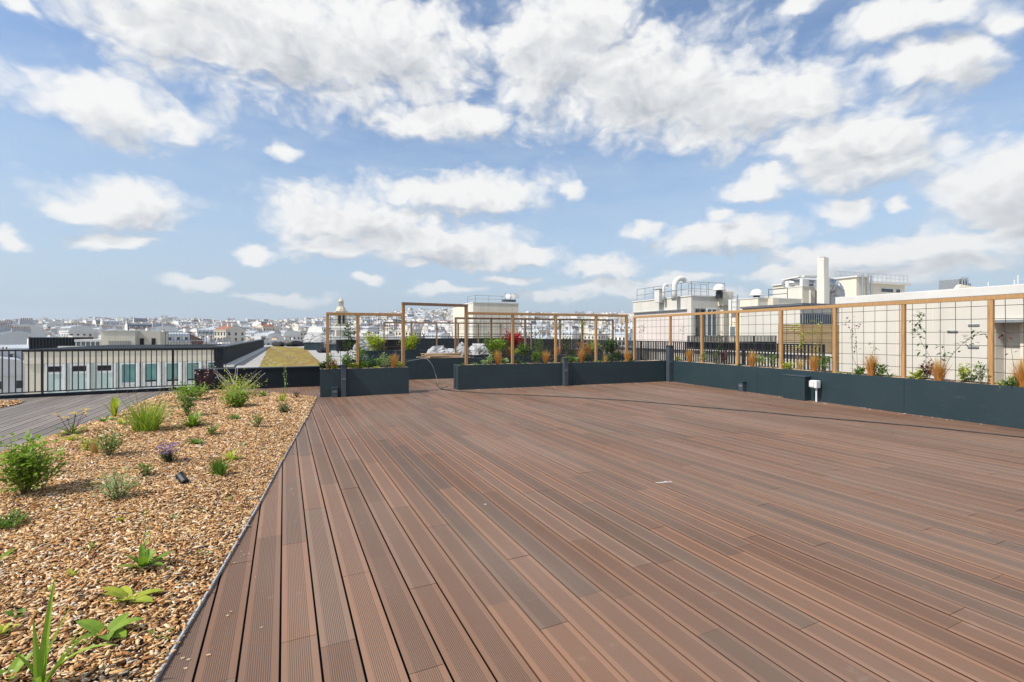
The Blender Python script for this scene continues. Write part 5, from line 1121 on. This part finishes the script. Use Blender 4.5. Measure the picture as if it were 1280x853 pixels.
lit = mth(nt, 'SUBTRACT', lit, mapr(nt, D1, .40, 1.0, 0, .62)); lit = mth(nt, 'MINIMUM', mth(nt, 'MAXIMUM', lit, .12), 1.0)
KC = 1/STR
ccol = mixc(nt, lit, (.31*KC,.335*KC,.375*KC), (.645*KC,.645*KC,.64*KC))
# thin high veil, denser towards the horizon
veil = mth(nt, 'MULTIPLY', mapr(nt, nz(Pn, 5, 6, .6, 3.5).outputs[0], .40, .75), mapr(nt, eln, .02, .55, .50, .17))
base = mixc(nt, veil, sky.outputs[0], (.48*KC,.54*KC,.60*KC))
low = mapr(nt, eln, .0, .42, .95, 0.); base = mixc(nt, low, base, (.31*KC,.388*KC,.478*KC))
lk(nt, mixc(nt, mth(nt, 'MULTIPLY', al.outputs[0], mapr(nt, eln, .0, .12, .35, 1.)), base, ccol), bg.inputs[0])
w.cycles.sampling_method = 'NONE'

# thin summer haze over the city
m = MB(); m.box(-3600, 3600, -3600, 3600, -260, 170); m_, nt, out = newmat('haze_air'); vp = nt.nodes.new('ShaderNodeVolumePrincipled'); vp.inputs['Color'].default_value = (.80,.87,.95,1); vp.inputs['Density'].default_value = .00016; vp.inputs['Anisotropy'].default_value = .3; lk(nt, vp.outputs[0], out.inputs['Volume'])
tag(m.build('haze', m_), kind='stuff')
sl = bpy.data.lights.new('sun', 'SUN'); sl.energy = 3.6; sl.angle = radians(.53); sl.color = (1, .95, .87); so = bpy.data.objects.new('sun', sl); C.objects.link(so)
sd = Vector((sin(SAZ)*cos(SE), cos(SAZ)*cos(SE), sin(SE))); so.rotation_euler = sd.to_track_quat('Z', 'Y').to_euler(); so.location = (-30, -10, 40)
cam = bpy.data.cameras.new('camera'); co = bpy.data.objects.new('camera', cam); C.objects.link(co); co.location = (0, 0, H); co.rotation_euler = (pi/2, 0, 0)
cam.sensor_width = 36; cam.lens = 36*F/1280; cam.shift_y = -8.5/1280; cam.clip_start = .05; cam.clip_end = 8000; sc.camera = co
sc.view_settings.view_transform = 'Standard'; sc.view_settings.look = 'None'; sc.view_settings.gamma = 1; sc.view_settings.exposure = 0.56
sc.render.engine = 'CYCLES'; sc.cycles.use_denoising = True; sc.cycles.max_bounces = 6; sc.cycles.diffuse_bounces = 3; sc.cycles.glossy_bounces = 2; sc.cycles.transmission_bounces = 2; sc.cycles.sample_clamp_indirect = 4
